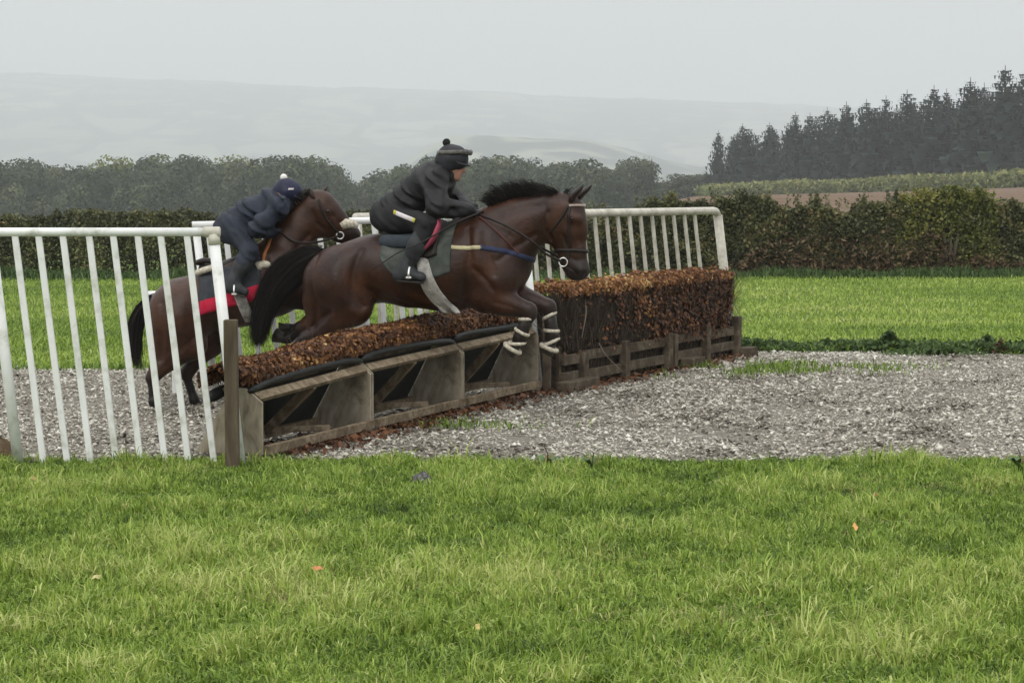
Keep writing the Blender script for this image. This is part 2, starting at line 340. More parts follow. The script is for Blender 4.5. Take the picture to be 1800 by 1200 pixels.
TY = 6.7 + 6.55 * rng.uniform(0, 1, NT_) ** .95; TX = rng.uniform(-1, 1, NT_) * (.24 * TY + 1.45)
N = NT_ * NB_; ti = np.repeat(np.arange(NT_), NB_); ox, oy = rng.normal(0, .015, N), rng.normal(0, .015, N); X, Y = TX[ti] + ox, TY[ti] + oy
faz = np.arctan2(oy, ox) + rng.normal(0, .7, N); th_, tt_ = np.exp(rng.normal(0, .28, NT_))[ti], rng.normal(0, .13, NT_)[ti]
k = Y < gravel_front(X) + np.abs(rng.normal(0, .05, N)); X, Y, faz, th_, tt_ = X[k], Y[k], faz[k], th_[k], tt_[k]; N = len(X)
big = fbm(X * .8, Y * .9, 51); mid = fbm(X * 3.0, Y * 2.6, 52); fine = vnoise(X * 13, Y * 11, 53)
h = (.020 + .034 * sstep(.35, .72, mid) + .02 * fine) * rng.uniform(.5, 1.35, N) * th_ * (.75 + .5 * big)
t = np.clip(.49 + .65 * (big - .5) + .75 * (mid - .5) + .3 * (fine - .5) + tt_ + rng.normal(0, .17, N), 0, .92)
bp_ = ground(1215, 1088); brown = np.exp(-(((X - bp_[0]) / .45) ** 2 + ((Y - bp_[1]) / .22) ** 2)) + .7 * sstep(.69, .8, fbm(X * 1.1 + 40, Y * 1.5, 57))
isb = rng.uniform(0, 1, N) < brown * .45 + .035; t[isb] = rng.uniform(.94, 1, isb.sum()); h[isb] *= .6
gr = obj('near_grass', blades('near_grass', X, Y, h, rng.uniform(.004, .0088, N), t, 61, .75, az=faz), M['blade'])
tag(gr, 'short green grass filling the foreground', 'grass', kind='stuff')
N = 105000
Y = 19.3 + 21 * rng.uniform(0, 1, N) ** 1.25; X = rng.uniform(-1, 1, N) * (.245 * Y + 1.2)
k = Y > gravel_back(X) + rng.normal(0, .07, N); X, Y = X[k], Y[k]; N = len(X)
big = fbm(X * .25, Y * .6, 71); mid = fbm(X * .9, Y * 1.6, 72)
edge = np.exp(-np.maximum(Y - gravel_back(X), 0) / .45)
t = np.clip(.54 + .7 * (big - .5) + .45 * (mid - .5) + rng.normal(0, .1, N) - .42 * edge, 0, .92)
h = (.045 + .04 * mid) * rng.uniform(.6, 1.2, N) * (1 + 1.1 * edge * (vnoise(X * 2.2, Y * 0, 75)))
tag(obj('far_grass', blades('far_grass', X, Y, h, rng.uniform(.01, .02, N), t, 77, .9), M['blade']), 'mown green grass beyond the gravel lane', 'grass', kind='stuff')
# rank grass at the foot of the hedges
N = 22000
X = rng.uniform(-12, 12, N); Y = np.where(X < 1, 38.9, 39.6) - np.abs(rng.normal(0, .55, N)) + .3
mid = fbm(X * 1.2, Y * 0 + 2, 82)
tag(obj('verge_grass', blades('verge_grass', X, Y, (.1 + .22 * mid) * rng.uniform(.5, 1.2, N), rng.uniform(.018, .035, N), np.clip(rng.normal(.45, .25, N), 0, 1), 83, .6), M['long_grass']), 'dark rank grass along the foot of the hedge', 'grass', kind='stuff')
# thin grass growing through the gravel beside the brushwood fence
c = ground(1270, 652); N = 3400
X = np.concatenate([rng.normal(c[0] - .05, .34, N // 2), rng.normal(c[0] + .75, .5, N // 2)]); Y = np.concatenate([rng.normal(c[1], .42, N // 2), rng.normal(c[1] + .15, .3, N // 2)])
km = fbm(X * 3, Y * 3, 87) > .5; X, Y = X[km], Y[km]
c2 = ground(820, 752); X = np.concatenate([X, rng.normal(c2[0], .3, 220)]); Y = np.concatenate([Y, rng.normal(c2[1], .12, 220)]); N = len(X)
tag(obj('gravel_grass', blades('gravel_grass', X, Y, rng.uniform(.04, .1, N), rng.uniform(.006, .012, N), np.clip(rng.normal(.3, .18, N), 0, .9), 85, .6), M['blade']), 'thin grass growing through the gravel', 'grass', kind='stuff')

# ------------------------------------------------------------------ hedges
def stems(n, x0, x1, y, h, seed, r0=.018):
    r = np.random.default_rng(seed); mb = MB()
    for i in range(n):
        x = r.uniform(x0, x1); yy = y + r.normal(0, .15); hh = h * r.uniform(.5, .95)
        mb.tube([(x, yy, -.05), (x + r.normal(0, .06), yy, hh * .5), (x + r.normal(0, .15), yy + r.normal(0, .08), hh)], [r0, r0 * .7, r0 * .3], 5)
    return mb
def hedge_points(n, x0, x1, y, depth, top, seed, spike=.12, zlo=.05):
    r = np.random.default_rng(seed); X = r.uniform(x0, x1, n)
    e = np.minimum((X - x0), (x1 - X)) / max(.01, (x1 - x0)); cap = 1 - .3 * np.exp(-e * 9) * (r.uniform(0, 1, n))
    tp = top * cap + spike * (fbm(X * 2.4, X * 0 + seed, seed, 4) - .45) * 2 + spike * 1.6 * (vnoise(X * 9, X * 0 + 5, seed + 2) ** 3 - .2) + spike * 1.5 * (vnoise(X * 1.6, X * 0 + 8, seed + 4) - .55)
    Z = zlo + (tp - zlo) * r.uniform(0, 1, n) ** .8
    bulge = .75 + .35 * fbm(X * 2.1, Z * 2.5, seed + 5)
    Y = y + depth * .5 * bulge * np.where(r.uniform(0, 1, n) < .72, -1, 1) * r.uniform(.55, 1.05, n)
    cl = fbm(X * 3.1, Z * 3.5, seed + 9)
    return np.stack([X, Y, Z], 1), cl
hd = thing('hedge', 'long dark trimmed hedge behind the white rails on the left', 'hedge', (0, 0, 0))
P, cl = hedge_points(58000, -12.5, 1.6, 39.6, 1.0, 1.17, 101, .07)
obj('foliage', leaf_cloud('foliage', P, rng.uniform(.028, .062, len(P)), np.clip(.32 + 1.1 * (cl - .5) + rng.normal(0, .17, len(P)), 0, 1), seed=3), M['hedge'], hd)
stems(70, -12.5, 1.6, 39.6, 1.1, 4).build('stems', M['bark'], hd)['kind'] = 'stuff'
k94 = 40.3
def hx_(px): return (px - 900) / F_PX * k94
shrubs = [  # px0, px1, top py, material, t offset, label, spike, bracken
 (960, 1160, 372, 'hedge', .1, 'low dark hedge shrub seen through the cream rails behind the horse', .1),
 (1130, 1275, 360, 'hedge', .02, 'dark hedge shrub behind the cream end post', .12),
 (1262, 1362, 350, 'hedge', .0, 'rounded dark green shrub just right of the cream end post', .12),
 (1345, 1420, 374, 'hedge', .3, 'paler green low shrub between two dark hedge shrubs', .14),
 (1392, 1446, 352, 'hedge', .05, 'narrow dark shrub with upright shoots in the hedge', .25),
 (1428, 1560, 366, 'hedge', .22, 'mid green arching shrub in the middle of the right hedge', .14),
 (1520, 1612, 352, 'hedge', .08, 'dark hedge shrub left of the yellowing shrub', .2),
 (1588, 1722, 342, 'hedge_y', .0, 'yellowing leafy shrub standing highest in the right hedge', .12),
 (1700, 1860, 362, 'hedge', .15, 'dark green shrub at the right edge of the hedge', .2),
]
for i, (a, b, tp, mt, off, lab, spk) in enumerate(shrubs):
    x0, x1 = hx_(a - 22), hx_(b + 22); top = CAM_Z - (tp - HORIZON) / (F_PX / k94); xm = (x0 + x1) / 2
    s_ = thing('hedge_shrub', lab, 'shrub', (xm, k94, 0), group='shrubs along the right hedge')
    n = int(10500 * (x1 - x0))
    P, cl = hedge_points(n, x0 - xm, x1 - xm, 0, 1.1, top, 120 + i * 7, spk, .06)
    obj('foliage', leaf_cloud('foliage', P, rng.uniform(.024, .062, n), np.clip(.3 + off + 1.2 * (cl - .5) + rng.normal(0, .17, n), 0, 1), seed=i), M[mt], s_)
    stems(int(9 * (x1 - x0)) + 3, x0 - xm, x1 - xm, 0, top, 50 + i).build('stems', M['bark'], s_)['kind'] = 'stuff'
    if True:
        r = np.random.default_rng(i + 5); pts = []
        for q in range(10):
            xq = r.uniform(x0, x1) - xm; hq = top + r.uniform(.05, .22); pts += [(xq + r.normal(0, .03), r.normal(0, .1), zz) for zz in np.linspace(top * .7, hq, 26)]
        obj('shoots', leaf_cloud('shoots', np.array(pts), .045, np.clip(r.normal(.3 + off, .15, len(pts)), 0, 1), seed=i + 40), M[mt], s_)['kind'] = 'stuff'
# bracken and dead stalks in front of the right hedge foot
N = 15000; r = np.random.default_rng(5)
X = r.uniform(hx_(1240), hx_(1860), N); dens = fbm(X * 1.1, X * 0 + 4, 133)
Z = r.uniform(0, 1, N) ** 1.4 * (.25 + .75 * sstep(.35, .75, dens)); P = np.stack([X, k94 - .62 + r.normal(0, .12, N) + .25 * Z, Z], 1)
kx = r.uniform(0, 1, N) < .1 + .6 * dens; P = P[kx]
tag(obj('bracken', leaf_cloud('bracken', P, r.uniform(.02, .055, len(P)), r.uniform(0, 1, len(P)), elong=2.6, seed=9), M['bracken']), 'brown dying bracken along the foot of the right hedge', 'bracken', kind='stuff')
yel = [o for o in bpy.data.objects if o.get('label', '').startswith('yellowing')][0]
for j in range(3): MB().tube([(hx_(1655) + .05 * j - yel.location.x, -.5, 0), (hx_(1652) + .09 * j - yel.location.x, -.5, .5), (hx_(1648) + .16 * j - yel.location.x, -.45, 1.0)], [.035, .03, .02], 7).build('stem', M['bark'], yel, True)

# weeds at the back edge of the gravel
def weed(px, py, w, hgt, lab, seed, mt='long_grass', n=380, lo=.0):
    p = ground(px, py); r = np.random.default_rng(seed)
    n *= 2; th = thing('weed_clump', lab, 'weeds', p)
    q = r.normal(size=(n, 3)) * (w * .42, w * .3, 0); q[:, 2] = r.uniform(0, 1, n) ** .8 * hgt * np.exp(-(q[:, 0] / w) ** 2 * 2)
    obj('leaves', leaf_cloud('leaves', q, r.uniform(.02, .05, n), np.clip(r.normal(.42 + lo, .24, n), 0, 1), elong=2.0, seed=seed), M[mt], th)['kind'] = 'stuff'
    mb = MB()
    for i in range(9): x = r.normal(0, w * .3); mb.tube([(x, 0, 0), (x + r.normal(0, .03), 0, hgt * .8)], [.006, .003], 4)
    mb.build('stalks', M['bark'], th)['kind'] = 'stuff'; return th
weed(1562, 618, .15, .2, 'tall dark weed clump at the back edge of the gravel', 1, n=420)
weed(1735, 618, .14, .16, 'weed clump with reddish stalks near the right edge of the photo', 2, 'long_grass', 320)
weed(1758, 622, .08, .13, 'rusty brown weed tuft near the right edge of the photo', 22, 'bracken', 90)
weed(1455, 612, .16, .08, 'low weed clump at the back edge of the gravel, nearest the fence', 3, n=260)
weed(1640, 622, .5, .07, 'wide low patch of broad weeds behind the gravel', 4, n=900, lo=.1)
weed(1360, 610, .2, .05, 'small patch of low weeds just right of the fence end', 6, n=260)

N = 5200; r = np.random.default_rng(19); X = r.uniform(1.95, 6.2, N); Y = gravel_back(X) + .02 + np.abs(r.normal(0, .28, N)); hh = fbm(X * 2.2, Y * 0 + 6, 141); kk = r.uniform(0, 1, N) < .2 + hh; X, Y, hh = X[kk], Y[kk], hh[kk]
tag(obj('weed_fringe', leaf_cloud('weed_fringe', np.stack([X, Y, r.uniform(.01, .05 + .1 * hh, len(X))], 1), r.uniform(.02, .05, len(X)), np.clip(r.normal(.45, .25, len(X)), 0, 1), elong=1.6, seed=20), M['long_grass']), 'fringe of low dark weeds between the gravel and the far field', 'weeds', kind='stuff')

# ------------------------------------------------------------------ trees
def broadleaf_mesh(seed, H, W):
    r = np.random.default_rng(seed); P = []; T = []; S = []; Nn = []
    for c in range(30):
        th, ph = r.uniform(0, 2 * np.pi), r.uniform(0, 1)
        z = H * (.22 + .62 * ph); rad = W * .5 * math.sqrt(max(.05, 1 - ((z / H - .42) / .52) ** 2)) * r.uniform(.5, .85)
        cc = np.array((math.cos(th) * rad, math.sin(th) * rad, z)); cr = W * r.uniform(.13, .22)
        n = 190; q = r.normal(size=(n, 3)); q /= np.linalg.norm(q, axis=1)[:, None]; q *= cr * r.uniform(.7, 1.12, n)[:, None]; q[:, 2] *= .8
        Nn.append(q / np.linalg.norm(q, axis=1)[:, None] + (0, 0, .25)); P.append(cc + q); T.append(np.clip(.42 + r.normal(0, .26) + r.normal(0, .1, n), 0, 1)); S.append(r.uniform(.22, .6, n))
    n = 1500; q = r.normal(size=(n, 3)); q /= np.linalg.norm(q, axis=1)[:, None]; q *= (W * .38, W * .38, H * .36) * r.uniform(.6, 1, n)[:, None]; Nn.append(q / np.linalg.norm(q, axis=1)[:, None]); q[:, 2] += H * .5
    P.append(q); T.append(np.clip(r.normal(.3, .15, n), 0, 1)); S.append(r.uniform(.5, .95, n))
    n = 420; q = np.stack([r.uniform(-W * .5, W * .5, n), r.uniform(-W * .4, W * .4, n), r.uniform(0, H * .3, n)], 1)
    Nn.append(q * (1, 1, 0) / (np.linalg.norm(q[:, :2], axis=1)[:, None] + .1)); P.append(q); T.append(np.clip(r.normal(.25, .15, n), 0, 1)); S.append(r.uniform(.5, .9, n))
    P = np.concatenate(P); return leaf_cloud('crown', P, np.concatenate(S), np.concatenate(T), elong=1.2, nrm=np.concatenate(Nn), seed=seed)
def trunk_mesh(H, r0, seed):
    r = np.random.default_rng(seed); mb = MB()
    mb.tube([(0, 0, -1.5), (.1, 0, H * .3), (0, .1, H * .7)], [r0, r0 * .75, r0 * .3], 8)
    for i in range(6):
        a = r.uniform(0, 6.28); z = H * r.uniform(.25, .5); L = H * .3
        mb.tube([(0, 0, z), (math.cos(a) * L * .5, math.sin(a) * L * .5, z + L * .35), (math.cos(a) * L, math.sin(a) * L, z + L * .6)], [r0 * .4, r0 * .25, r0 * .1], 6)
    return mb.mesh('trunk', True)
BL = [broadleaf_mesh(200 + i, 12, 11.5) for i in range(5)]
for i in range(5): BL[i].materials.append(M['broadleaf'])
BY = broadleaf_mesh(210, 12, 11.5); BY.materials.append(M['broadleaf_y'])
TR = trunk_mesh(12, .32, 1); TR.materials.append(M['bark'])
wood = [  # px, top py, Y, width scale, kind
 (-205, 274, 395, 1, 0), (-120, 280, 405, 1, 0), (-40, 276, 400, 1, 0), (30, 280, 390, 1, 0), (95, 279, 410, 1, 0), (160, 290, 385, .9, 0), (130, 295, 430, 1.0, 0), (222, 288, 420, .85, 0), (205, 272, 400, .9, 1),
 (262, 283, 380, .9, 0), (300, 270, 395, 1.15, 0), (352, 274, 405, 1.05, 0), (398, 280, 385, .9, 0), (425, 272, 415, .95, 1), (470, 282, 390, .85, 0), (492, 271, 380, 1.0, 0), (535, 272, 385, .95, 0), (566, 284, 395, .8, 0),
 (598, 316, 400, .7, 0), (625, 332, 410, .75, 0), (660, 312, 415, .8, 0), (690, 296, 405, .95, 0), (735, 286, 395, 1, 0), (780, 276, 410, 1.05, 0), (835, 272, 400, 1.1, 0), (880, 272, 390, 1.0, 0), (925, 277, 405, 1.0, 0),
 (965, 282, 395, .95, 0), (1010, 281, 385, .95, 0), (1050, 288, 400, .85, 0), (1075, 292, 390, .75, 0), (1110, 274, 395, .8, 0), (1150, 318, 405, .6, 0), (1180, 322, 390, .55, 0), (1212, 302, 380, .7, 0), (1245, 305, 375, .7, 0)]
order = sorted(range(len(wood)), key=lambda i: wood[i][0]); words = ['first', 'second', 'third', 'fourth', 'fifth', 'sixth', 'seventh', 'eighth', 'ninth', 'tenth', 'eleventh', 'twelfth', 'thirteenth', 'fourteenth', 'fifteenth', 'sixteenth', 'seventeenth', 'eighteenth', 'nineteenth', 'twentieth']
lft = [i for i in order if wood[i][0] < 610]; rgt = [i for i in order if wood[i][0] >= 610]
for i, (px, tp, Y, ws, kind) in enumerate(wood):
    p = at(px, 340, Y); zb = float(plateau(p[0], Y)) - .6; H = CAM_Z + (HORIZON - tp) / (F_PX / Y) - zb
    if kind: lab = 'round yellow-green tree above the %s stretch of the left-hand wood' % ('western' if px < 300 else 'middle')
    elif i in lft: lab = '%s dark broadleaf tree from the left edge in the left-hand wood' % words[[q for q in lft if not wood[q][4]].index(i)]
    else: lab = '%s dark broadleaf tree from its left end in the wood behind the jumping horse' % words[rgt.index(i)]
    if kind: lab = 'round yellow-green tree, left one of the two in the far wood' if px < 300 else 'round yellow-green tree, right one of the two in the far wood'
    t_ = thing('broadleaf_tree', lab, 'tree', (p[0], Y, zb), (i * 1.7) % 6.28, 'broadleaf trees of the far wood')
    s3 = (ws * 1.12, ws * 1.12, H / 11.6)
    for nm, me in (('crown', BY if kind else BL[i % 5]), ('trunk', TR)):
        o = obj(nm, me, None, t_); o.scale = s3
def conifer_mesh(seed, H=18.0):
    r = np.random.default_rng(seed); V = []; Fq = []; T = []
    z = H * .04
    while z < H * .985:
        f = 1 - z / H; L = (.21 * H) * f ** .58 * r.uniform(.62, 1.22) + .1; nb = 8 if f > .15 else 6
        a0 = r.uniform(0, 6.28)
        for j in range(nb):
            a = a0 + 6.283 * j / nb + r.normal(0, .15); l = L * r.uniform(.5, 1.25); dr = r.uniform(.1, .3) * l; up = .16 * l
            d = np.array((math.cos(a), math.sin(a), 0)); sv = np.array((-d[1], d[0], 0)); tt = np.clip(r.normal(.45, .2), 0, 1)
            pr = [(.0, .05, .1), (.35, .2, .02), (.7, .17, -.3), (1.0, .0, -.75 if r.uniform() < .6 else .2)]
            n0 = len(V)
            for (q, w, dz) in pr:
                cpt = d * l * q + (0, 0, z + up * q * 1.2 + dz * dr)
                V += [cpt + sv * w * l, cpt - sv * w * l]; T += [tt, tt]
            for q in range(3): Fq.append((n0 + 2 * q, n0 + 2 * q + 1, n0 + 2 * q + 3, n0 + 2 * q + 2))
            for q in (.45, .75):                      # hanging sprays
                cpt = d * l * q + (0, 0, z + up * q); n0 = len(V); hw = .16 * l; hl_ = r.uniform(.2, .42) * l + .15
                V += [cpt + sv * hw, cpt - sv * hw, cpt - sv * hw * .3 - (0, 0, hl_), cpt + sv * hw * .4 - (0, 0, hl_ * .8)]; T += [tt * .9] * 4; Fq.append((n0, n0 + 1, n0 + 2, n0 + 3))
        z += H * (.02 + .012 * f)
    return mesh_np('crown', np.array(V), np.array(Fq), attrs={'t': T})
CF = [conifer_mesh(300 + i) for i in range(5)]
for m_ in CF: m_.materials.append(M['conifer'])
CT_ = MB().tube([(0, 0, -2), (0, 0, 9), (0.03, 0, 18.3)], [.26, .17, .025], 8).mesh('trunk', True); CT_.materials.append(M['bark'])
con = [(1262, 230, 372, .72), (1305, 218, 366, 1.0), (1352, 216, 362, .92), (1397, 198, 357, .9), (1423, 200, 350, .9), (1453, 190, 362, .85), (1486, 180, 345, .95), (1522, 176, 338, .95), (1556, 170, 343, .9),
       (1592, 160, 332, 1.0), (1640, 152, 326, 1.0), (1662, 158, 335, .9), (1703, 138, 318, .95), (1728, 148, 330, .9), (1764, 118, 308, 1.0), (1798, 124, 316, .95), (1838, 118, 304, 1.0)]
for i, (px, tp, Y, ws) in enumerate(con):
    p = at(px, 320, Y); zb = float(plateau(p[0], Y)) - .3; H = CAM_Z + (HORIZON - tp) / (F_PX / Y) - zb
    lab = 'lone slim conifer at the low left end of the plantation' if i == 0 else '%s dark conifer from the left end of the plantation' % words[i]
    t_ = thing('conifer_tree', lab, 'tree', (p[0], Y, zb), (i * 2.1) % 6.28, 'conifers in the front row of the plantation')
    for nm, me in (('crown', CF[i % 5]), ('trunk', CT_)):
        o = obj(nm, me, None, t_); o.scale = (ws * H / 18 * 1.75, ws * H / 18 * 1.75, H / 18.2)
r = np.random.default_rng(77)
V_, F_, T_ = [], [], []                              # the dark mass of trees behind the front row
for i in range(34):
    px = 1285 + 560 * i / 33 + r.normal(0, 6); tp = 222 - (px - 1285) * .172 + r.uniform(6, 26); Y = 385 - (px - 1285) * .1 + r.uniform(0, 30)
    p = at(px, 320, Y); zb = float(plateau(p[0], Y)) - 1; H = CAM_Z + (HORIZON - tp) / (F_PX / Y) - zb
    me = CF[i % 5]; co = np.empty(len(me.vertices) * 3, np.float32); me.vertices.foreach_get('co', co); co = co.reshape(-1, 3) * (H / 18 * 1.45, H / 18 * 1.45, H / 18)
    fi = np.empty(len(me.loops), np.int32); me.loops.foreach_get('vertex_index', fi); tv = np.empty(len(me.vertices), np.float32); me.attributes['t'].data.foreach_get('value', tv)
    n0 = sum(len(q) for q in V_); V_.append(co + (p[0], Y, zb)); F_.append(fi.reshape(-1, 4) + n0); T_.append(tv)
tag(obj('plantation', mesh_np('plantation', np.concatenate(V_), np.concatenate(F_), attrs={'t': np.concatenate(T_)}), M['conifer']), 'dense dark conifer plantation behind the front row of trees', 'forest', kind='stuff')
# maize strip on the rise
N = 9000; r = np.random.default_rng(12); u = r.uniform(0, 1, N)
X = 30 + 45 * u; Yc = 335 - 118 * u + r.uniform(0, 1, N) ** 2 * 26
hz = r.uniform(.1, 2.1, N) * (.85 + .25 * vnoise(X * .3, Yc * .1, 4)); P = np.stack([X + r.normal(0, .2, N), Yc, plateau(X, Yc) + hz], 1)
tag(obj('maize_crop', leaf_cloud('maize_crop', P, r.uniform(.25, .5, N), np.clip(.25 + .35 * hz / 2 + r.normal(0, .2, N), 0, 1), elong=2.2, seed=13), M['maize']), 'strip of ripening maize on the rise below the conifers', 'crop', kind='stuff')

# ================================================================== rails and fences
def wing(name, label, p_right, p_left, height, lean_r, lean_l, bar_fr, post_fr, mat, rail_r, bar_w, post_w, extra_left=0.0, elbow=True, drop=0.0):
    """A leaning plastic wing: top rail, thick posts and thin uprights between base points p_right and p_left."""
    pr, pl = np.array(p_right, float), np.array(p_left, float); L = np.linalg.norm(pl - pr); u = (pl - pr) / L; nrm = np.array((-u[1], u[0], 0))
    th = thing(name, label, 'rail', pr)
    def top(f): return u * (f * L) + u * (lean_r + (lean_l - lean_r) * f) + (0, 0, height + drop * f)
    a, b = top(0), top(1 + extra_left / L)
    rail = [b + (0, 0, 0), a + u * .09, a + u * .035 - (0, 0, .012), a - (0, 0, .055)] if elbow else [b, a - u * .03]
    if elbow: rail = np.vstack([[b], smooth_path(rail[1:], 6)])
    MB().tube(rail, rail_r, 14, ref=nrm).build('top_rail', mat, th, True)
    for f in post_fr:
        t_, b_ = top(f) - (0, 0, .03 if (f > 0 or not elbow) else .05), u * (f * L) - (0, 0, .08)
        MB().tube([b_, t_], post_w / 2, 12, ref=nrm).build('post', mat, th, True)
    for f in bar_fr:
        t_, b_ = top(f) - (0, 0, rail_r * .6), u * (f * L) - (0, 0, .05)
        MB().beam(b_, t_ + u * random.gauss(0, .004), bar_w * .55, bar_w, up=u).build('bar', mat, th, bevel=.006)
    return th, top, u
# near wing: right post at px 425, left post px 35, uprights every 43 px
R, Lp = ground(425, 814), ground(35, 814); span = 390.0
fr = [(425 - x) / span for x in (378, 333, 292, 249, 206, 161, 120, 78, -8, -51)]
wn, topn, un = wing('rail_wing', 'white leaning rail wing nearest the camera, at the left edge', R, Lp, 1.378, .155, .152, fr, [0, 1.0], M['white'], .026, .039, .066, .75, elbow=False)
MB().tube([topn(0) + un * .06, topn(0) + un * .052, topn(0) - un * .034, topn(0) - un * .04], [.027, .032, .032, .026], 14, ref=(0, 1, 0)).build('elbow', M['cream'], wn, True)
MB().tube([topn(0) - (-.006, 0, .075), topn(0) - (0, 0, .012)], .0355, 14, ref=(0, 1, 0)).build('elbow', M['cream'], wn, True)
# wing at the far end of the low fence
R, Lp = ground(951, 691), ground(382, 702)
fr = [(951 - x) / 569 for x in (783, 751, 719, 687, 623, 591, 559, 527, 495, 463, 431, 402)]
w2, top2, u2 = wing('rail_wing', 'white leaning rail wing behind both horses', R, Lp, 1.405, .14, .15, fr, [0, (951 - 655) / 569, 1.0], M['white'], .026, .042, .058, 0.03, elbow=False, drop=-.055)
a_, b_ = at(300, 517, 17.35) - R, at(258, 517, 17.35) - R
MB().tube([a_, b_], .026, 12).build('lower_rail', M['white'], w2, True)
MB().beam(np.array((a_[0] + .03, a_[1], -.02)), a_ + (.03, 0, 0), .03, .05, up=u2).build('stay', M['white'], w2, bevel=.005)
# diagonal weathered wing beyond the brushwood fence
R, Lp = ground(1289, 604), ground(640, 681); Lc = np.linalg.norm(R - Lp)
fr = [i * .213 / Lc + .045 for i in range(1, int(Lc / .213))]
wing('rail_wing', 'cream weathered rail wing with rounded end post beyond the brushwood fence', R, Lp, 1.39, .34, .1, fr, [0, 1.0], M['cream'], .038, .043, .095)

# ---- low schooling fence: three timber sections with leaf trough
G0, G3 = ground(460, 812), ground(948, 693); U = (G3 - G0) / np.linalg.norm(G3 - G0); NT = np.array((-U[1], U[0], 0.)); LEN = np.linalg.norm(G3 - G0); ZZ = np.array((0, 0, 1.))
prof = [(0, .04), (0, .355), (.11, .44), (.2, .44), (.46, .04)]
names3 = ['nearest low fence section of dead leaves, beside the wooden post', 'middle low fence section with leaf top and open timber back', 'farthest low fence section, under the front legs of the jumping horse']
SEC = LEN / 3
def HF(f): return np.interp(f, [0, .33, .67, 1], [1.0, 1.15, 1.235, 1.31])
def leaf_trough(n, seed, L):
    r = np.random.default_rng(seed); x = r.uniform(-.03, L + .03, n); a = r.uniform(-.5, np.pi + .3, n)
    rad = np.where(r.uniform(0, 1, n) < .75, r.uniform(.8, 1.12, n), r.uniform(.3, .9, n))
    bump_ = .85 + .35 * fbm(x * 3.2, a * 1.2, seed)
    s = .245 + np.cos(a) * .165 * rad; z = .488 + np.sin(a) * .082 * rad * bump_ + .02 * (fbm(x * 1.5, x * 0, seed + 3) - .5)
    return x, s, z, a, fbm(x * 5, a * 2, seed + 8)
for i in range(3):
    o0 = G0 + U * SEC * i; th = thing('schooling_fence', names3[i], 'fence', o0, group='low leaf-topped fence sections in a row')
    fz = 0.004 * i
    def PT(x, s, z): return U * x + NT * s + ZZ * z * HF((SEC * i + x) / LEN)
    for x in (.016, SEC - .016): MB().prism(prof, PT(x, 0, 0), NT, ZZ * HF((SEC * i + x) / LEN), U, .02).build('gusset', M['ply'], th, bevel=.002)
    g_ = .03
    MB().beam(PT(g_, .05, .383), PT(SEC - g_, .05, .383), .032, .06, up=(NT * .055 + ZZ * .045)).build('top_rail', M['wood_h'], th, bevel=.003)
    MB().beam(PT(g_, -.012, .068), PT(SEC - g_, -.012, .068), .045, .055).build('bottom_rail', M['wood_h'], th, bevel=.003)
    MB().beam(PT(g_, .4, .066), PT(SEC - g_, .4, .066), .045, .055).build('bottom_rail', M['wood_h'], th, bevel=.003)
    MB().beam(PT(SEC * .5, .05, .37), PT(SEC * .5, .38, .085), .06, .045, up=U).build('rafter', M['wood_h'], th, bevel=.003)
    MB().beam(PT(SEC * .5, .36, .095), PT(SEC * .62, .02, .1), .06, .035).build('tie', M['wood_h'], th, bevel=.003)
    q = [PT(g_ + .005, .205, .43), PT(SEC - g_ - .005, .205, .43), PT(SEC - g_ - .005, .455, .042), PT(g_ + .005, .455, .042)]
    off = (NT * .38 + ZZ * .23) / .444 * .012
    MB().add([p for p in q] + [p + off for p in q], [(0, 1, 2, 3), (7, 6, 5, 4), (0, 4, 5, 1), (1, 5, 6, 2), (2, 6, 7, 3), (3, 7, 4, 0)]).build('rubber_sheet', M['rubber'], th)
    for (s0, z0, rr) in ((.072, .448, .021), (.335, .405, .036)):
        pts = [PT(x, s0, z0 + .012 * math.sin(x * 2.1 + i) - .022 * (abs(x - SEC / 2) / (SEC / 2)) ** 6) for x in np.linspace(-.01 if s0 < .2 else -.045, SEC - .012, 26)]
        MB().tube(pts, [rr * (.7 if j in (0, 25) else 1 + .06 * math.sin(j * 1.3)) for j in range(26)], 12).build('padding_roll', M['rubber'], th, True)
    MB().beam(PT(g_, .2, .425), PT(SEC - g_, .2, .425), .16, .02).build('trough_board', M['wood_dark'], th)
    for x in (SEC * .3, SEC * .97) if i < 2 else (SEC * .3, SEC * .9): MB().obox(PT(x, .01, .026), U * .09, NT * .05, ZZ * .026).build('foot_block', M['wood_dark'], th, bevel=.004)
    n = 10500; x, s, z, a, cl = leaf_trough(n, 400 + i, SEC); P = U * x[:, None] + NT * s[:, None] + ZZ * (z * HF((SEC * i + x) / LEN))[:, None]
    out = NT * np.cos(a)[:, None] + ZZ * np.sin(a)[:, None]
    lv = obj('leaves', leaf_cloud('leaves', P, rng.uniform(.014, .034, n), np.clip(.42 + .8 * (cl - .5) + rng.normal(0, .2, n), 0, 1), elong=1.25, nrm=out, seed=i), M['brown_leaf'], th); tag(lv, kind='stuff')
    V, Ft, T = [], [], []; r = np.random.default_rng(i)
    for j in range(500):
        x = r.uniform(0, SEC); s = r.uniform(.14, .36); p0 = PT(x, .25 + (s - .25) * .6, .44); p1 = PT(x + r.normal(0, .05), s + r.normal(0, .04), r.uniform(.5, .61)); w_ = U * .003
        n0 = len(V); V += [p0 - w_, p0 + w_, p1 + w_ * .4, p1 - w_ * .4]; T += [r.uniform(0, 1)] * 4; Ft.append((n0, n0 + 1, n0 + 2, n0 + 3))
    tag(obj('twigs', mesh_np('twigs', np.array(V), np.array(Ft), attrs={'t': T}), M['twig'], th), kind='stuff')
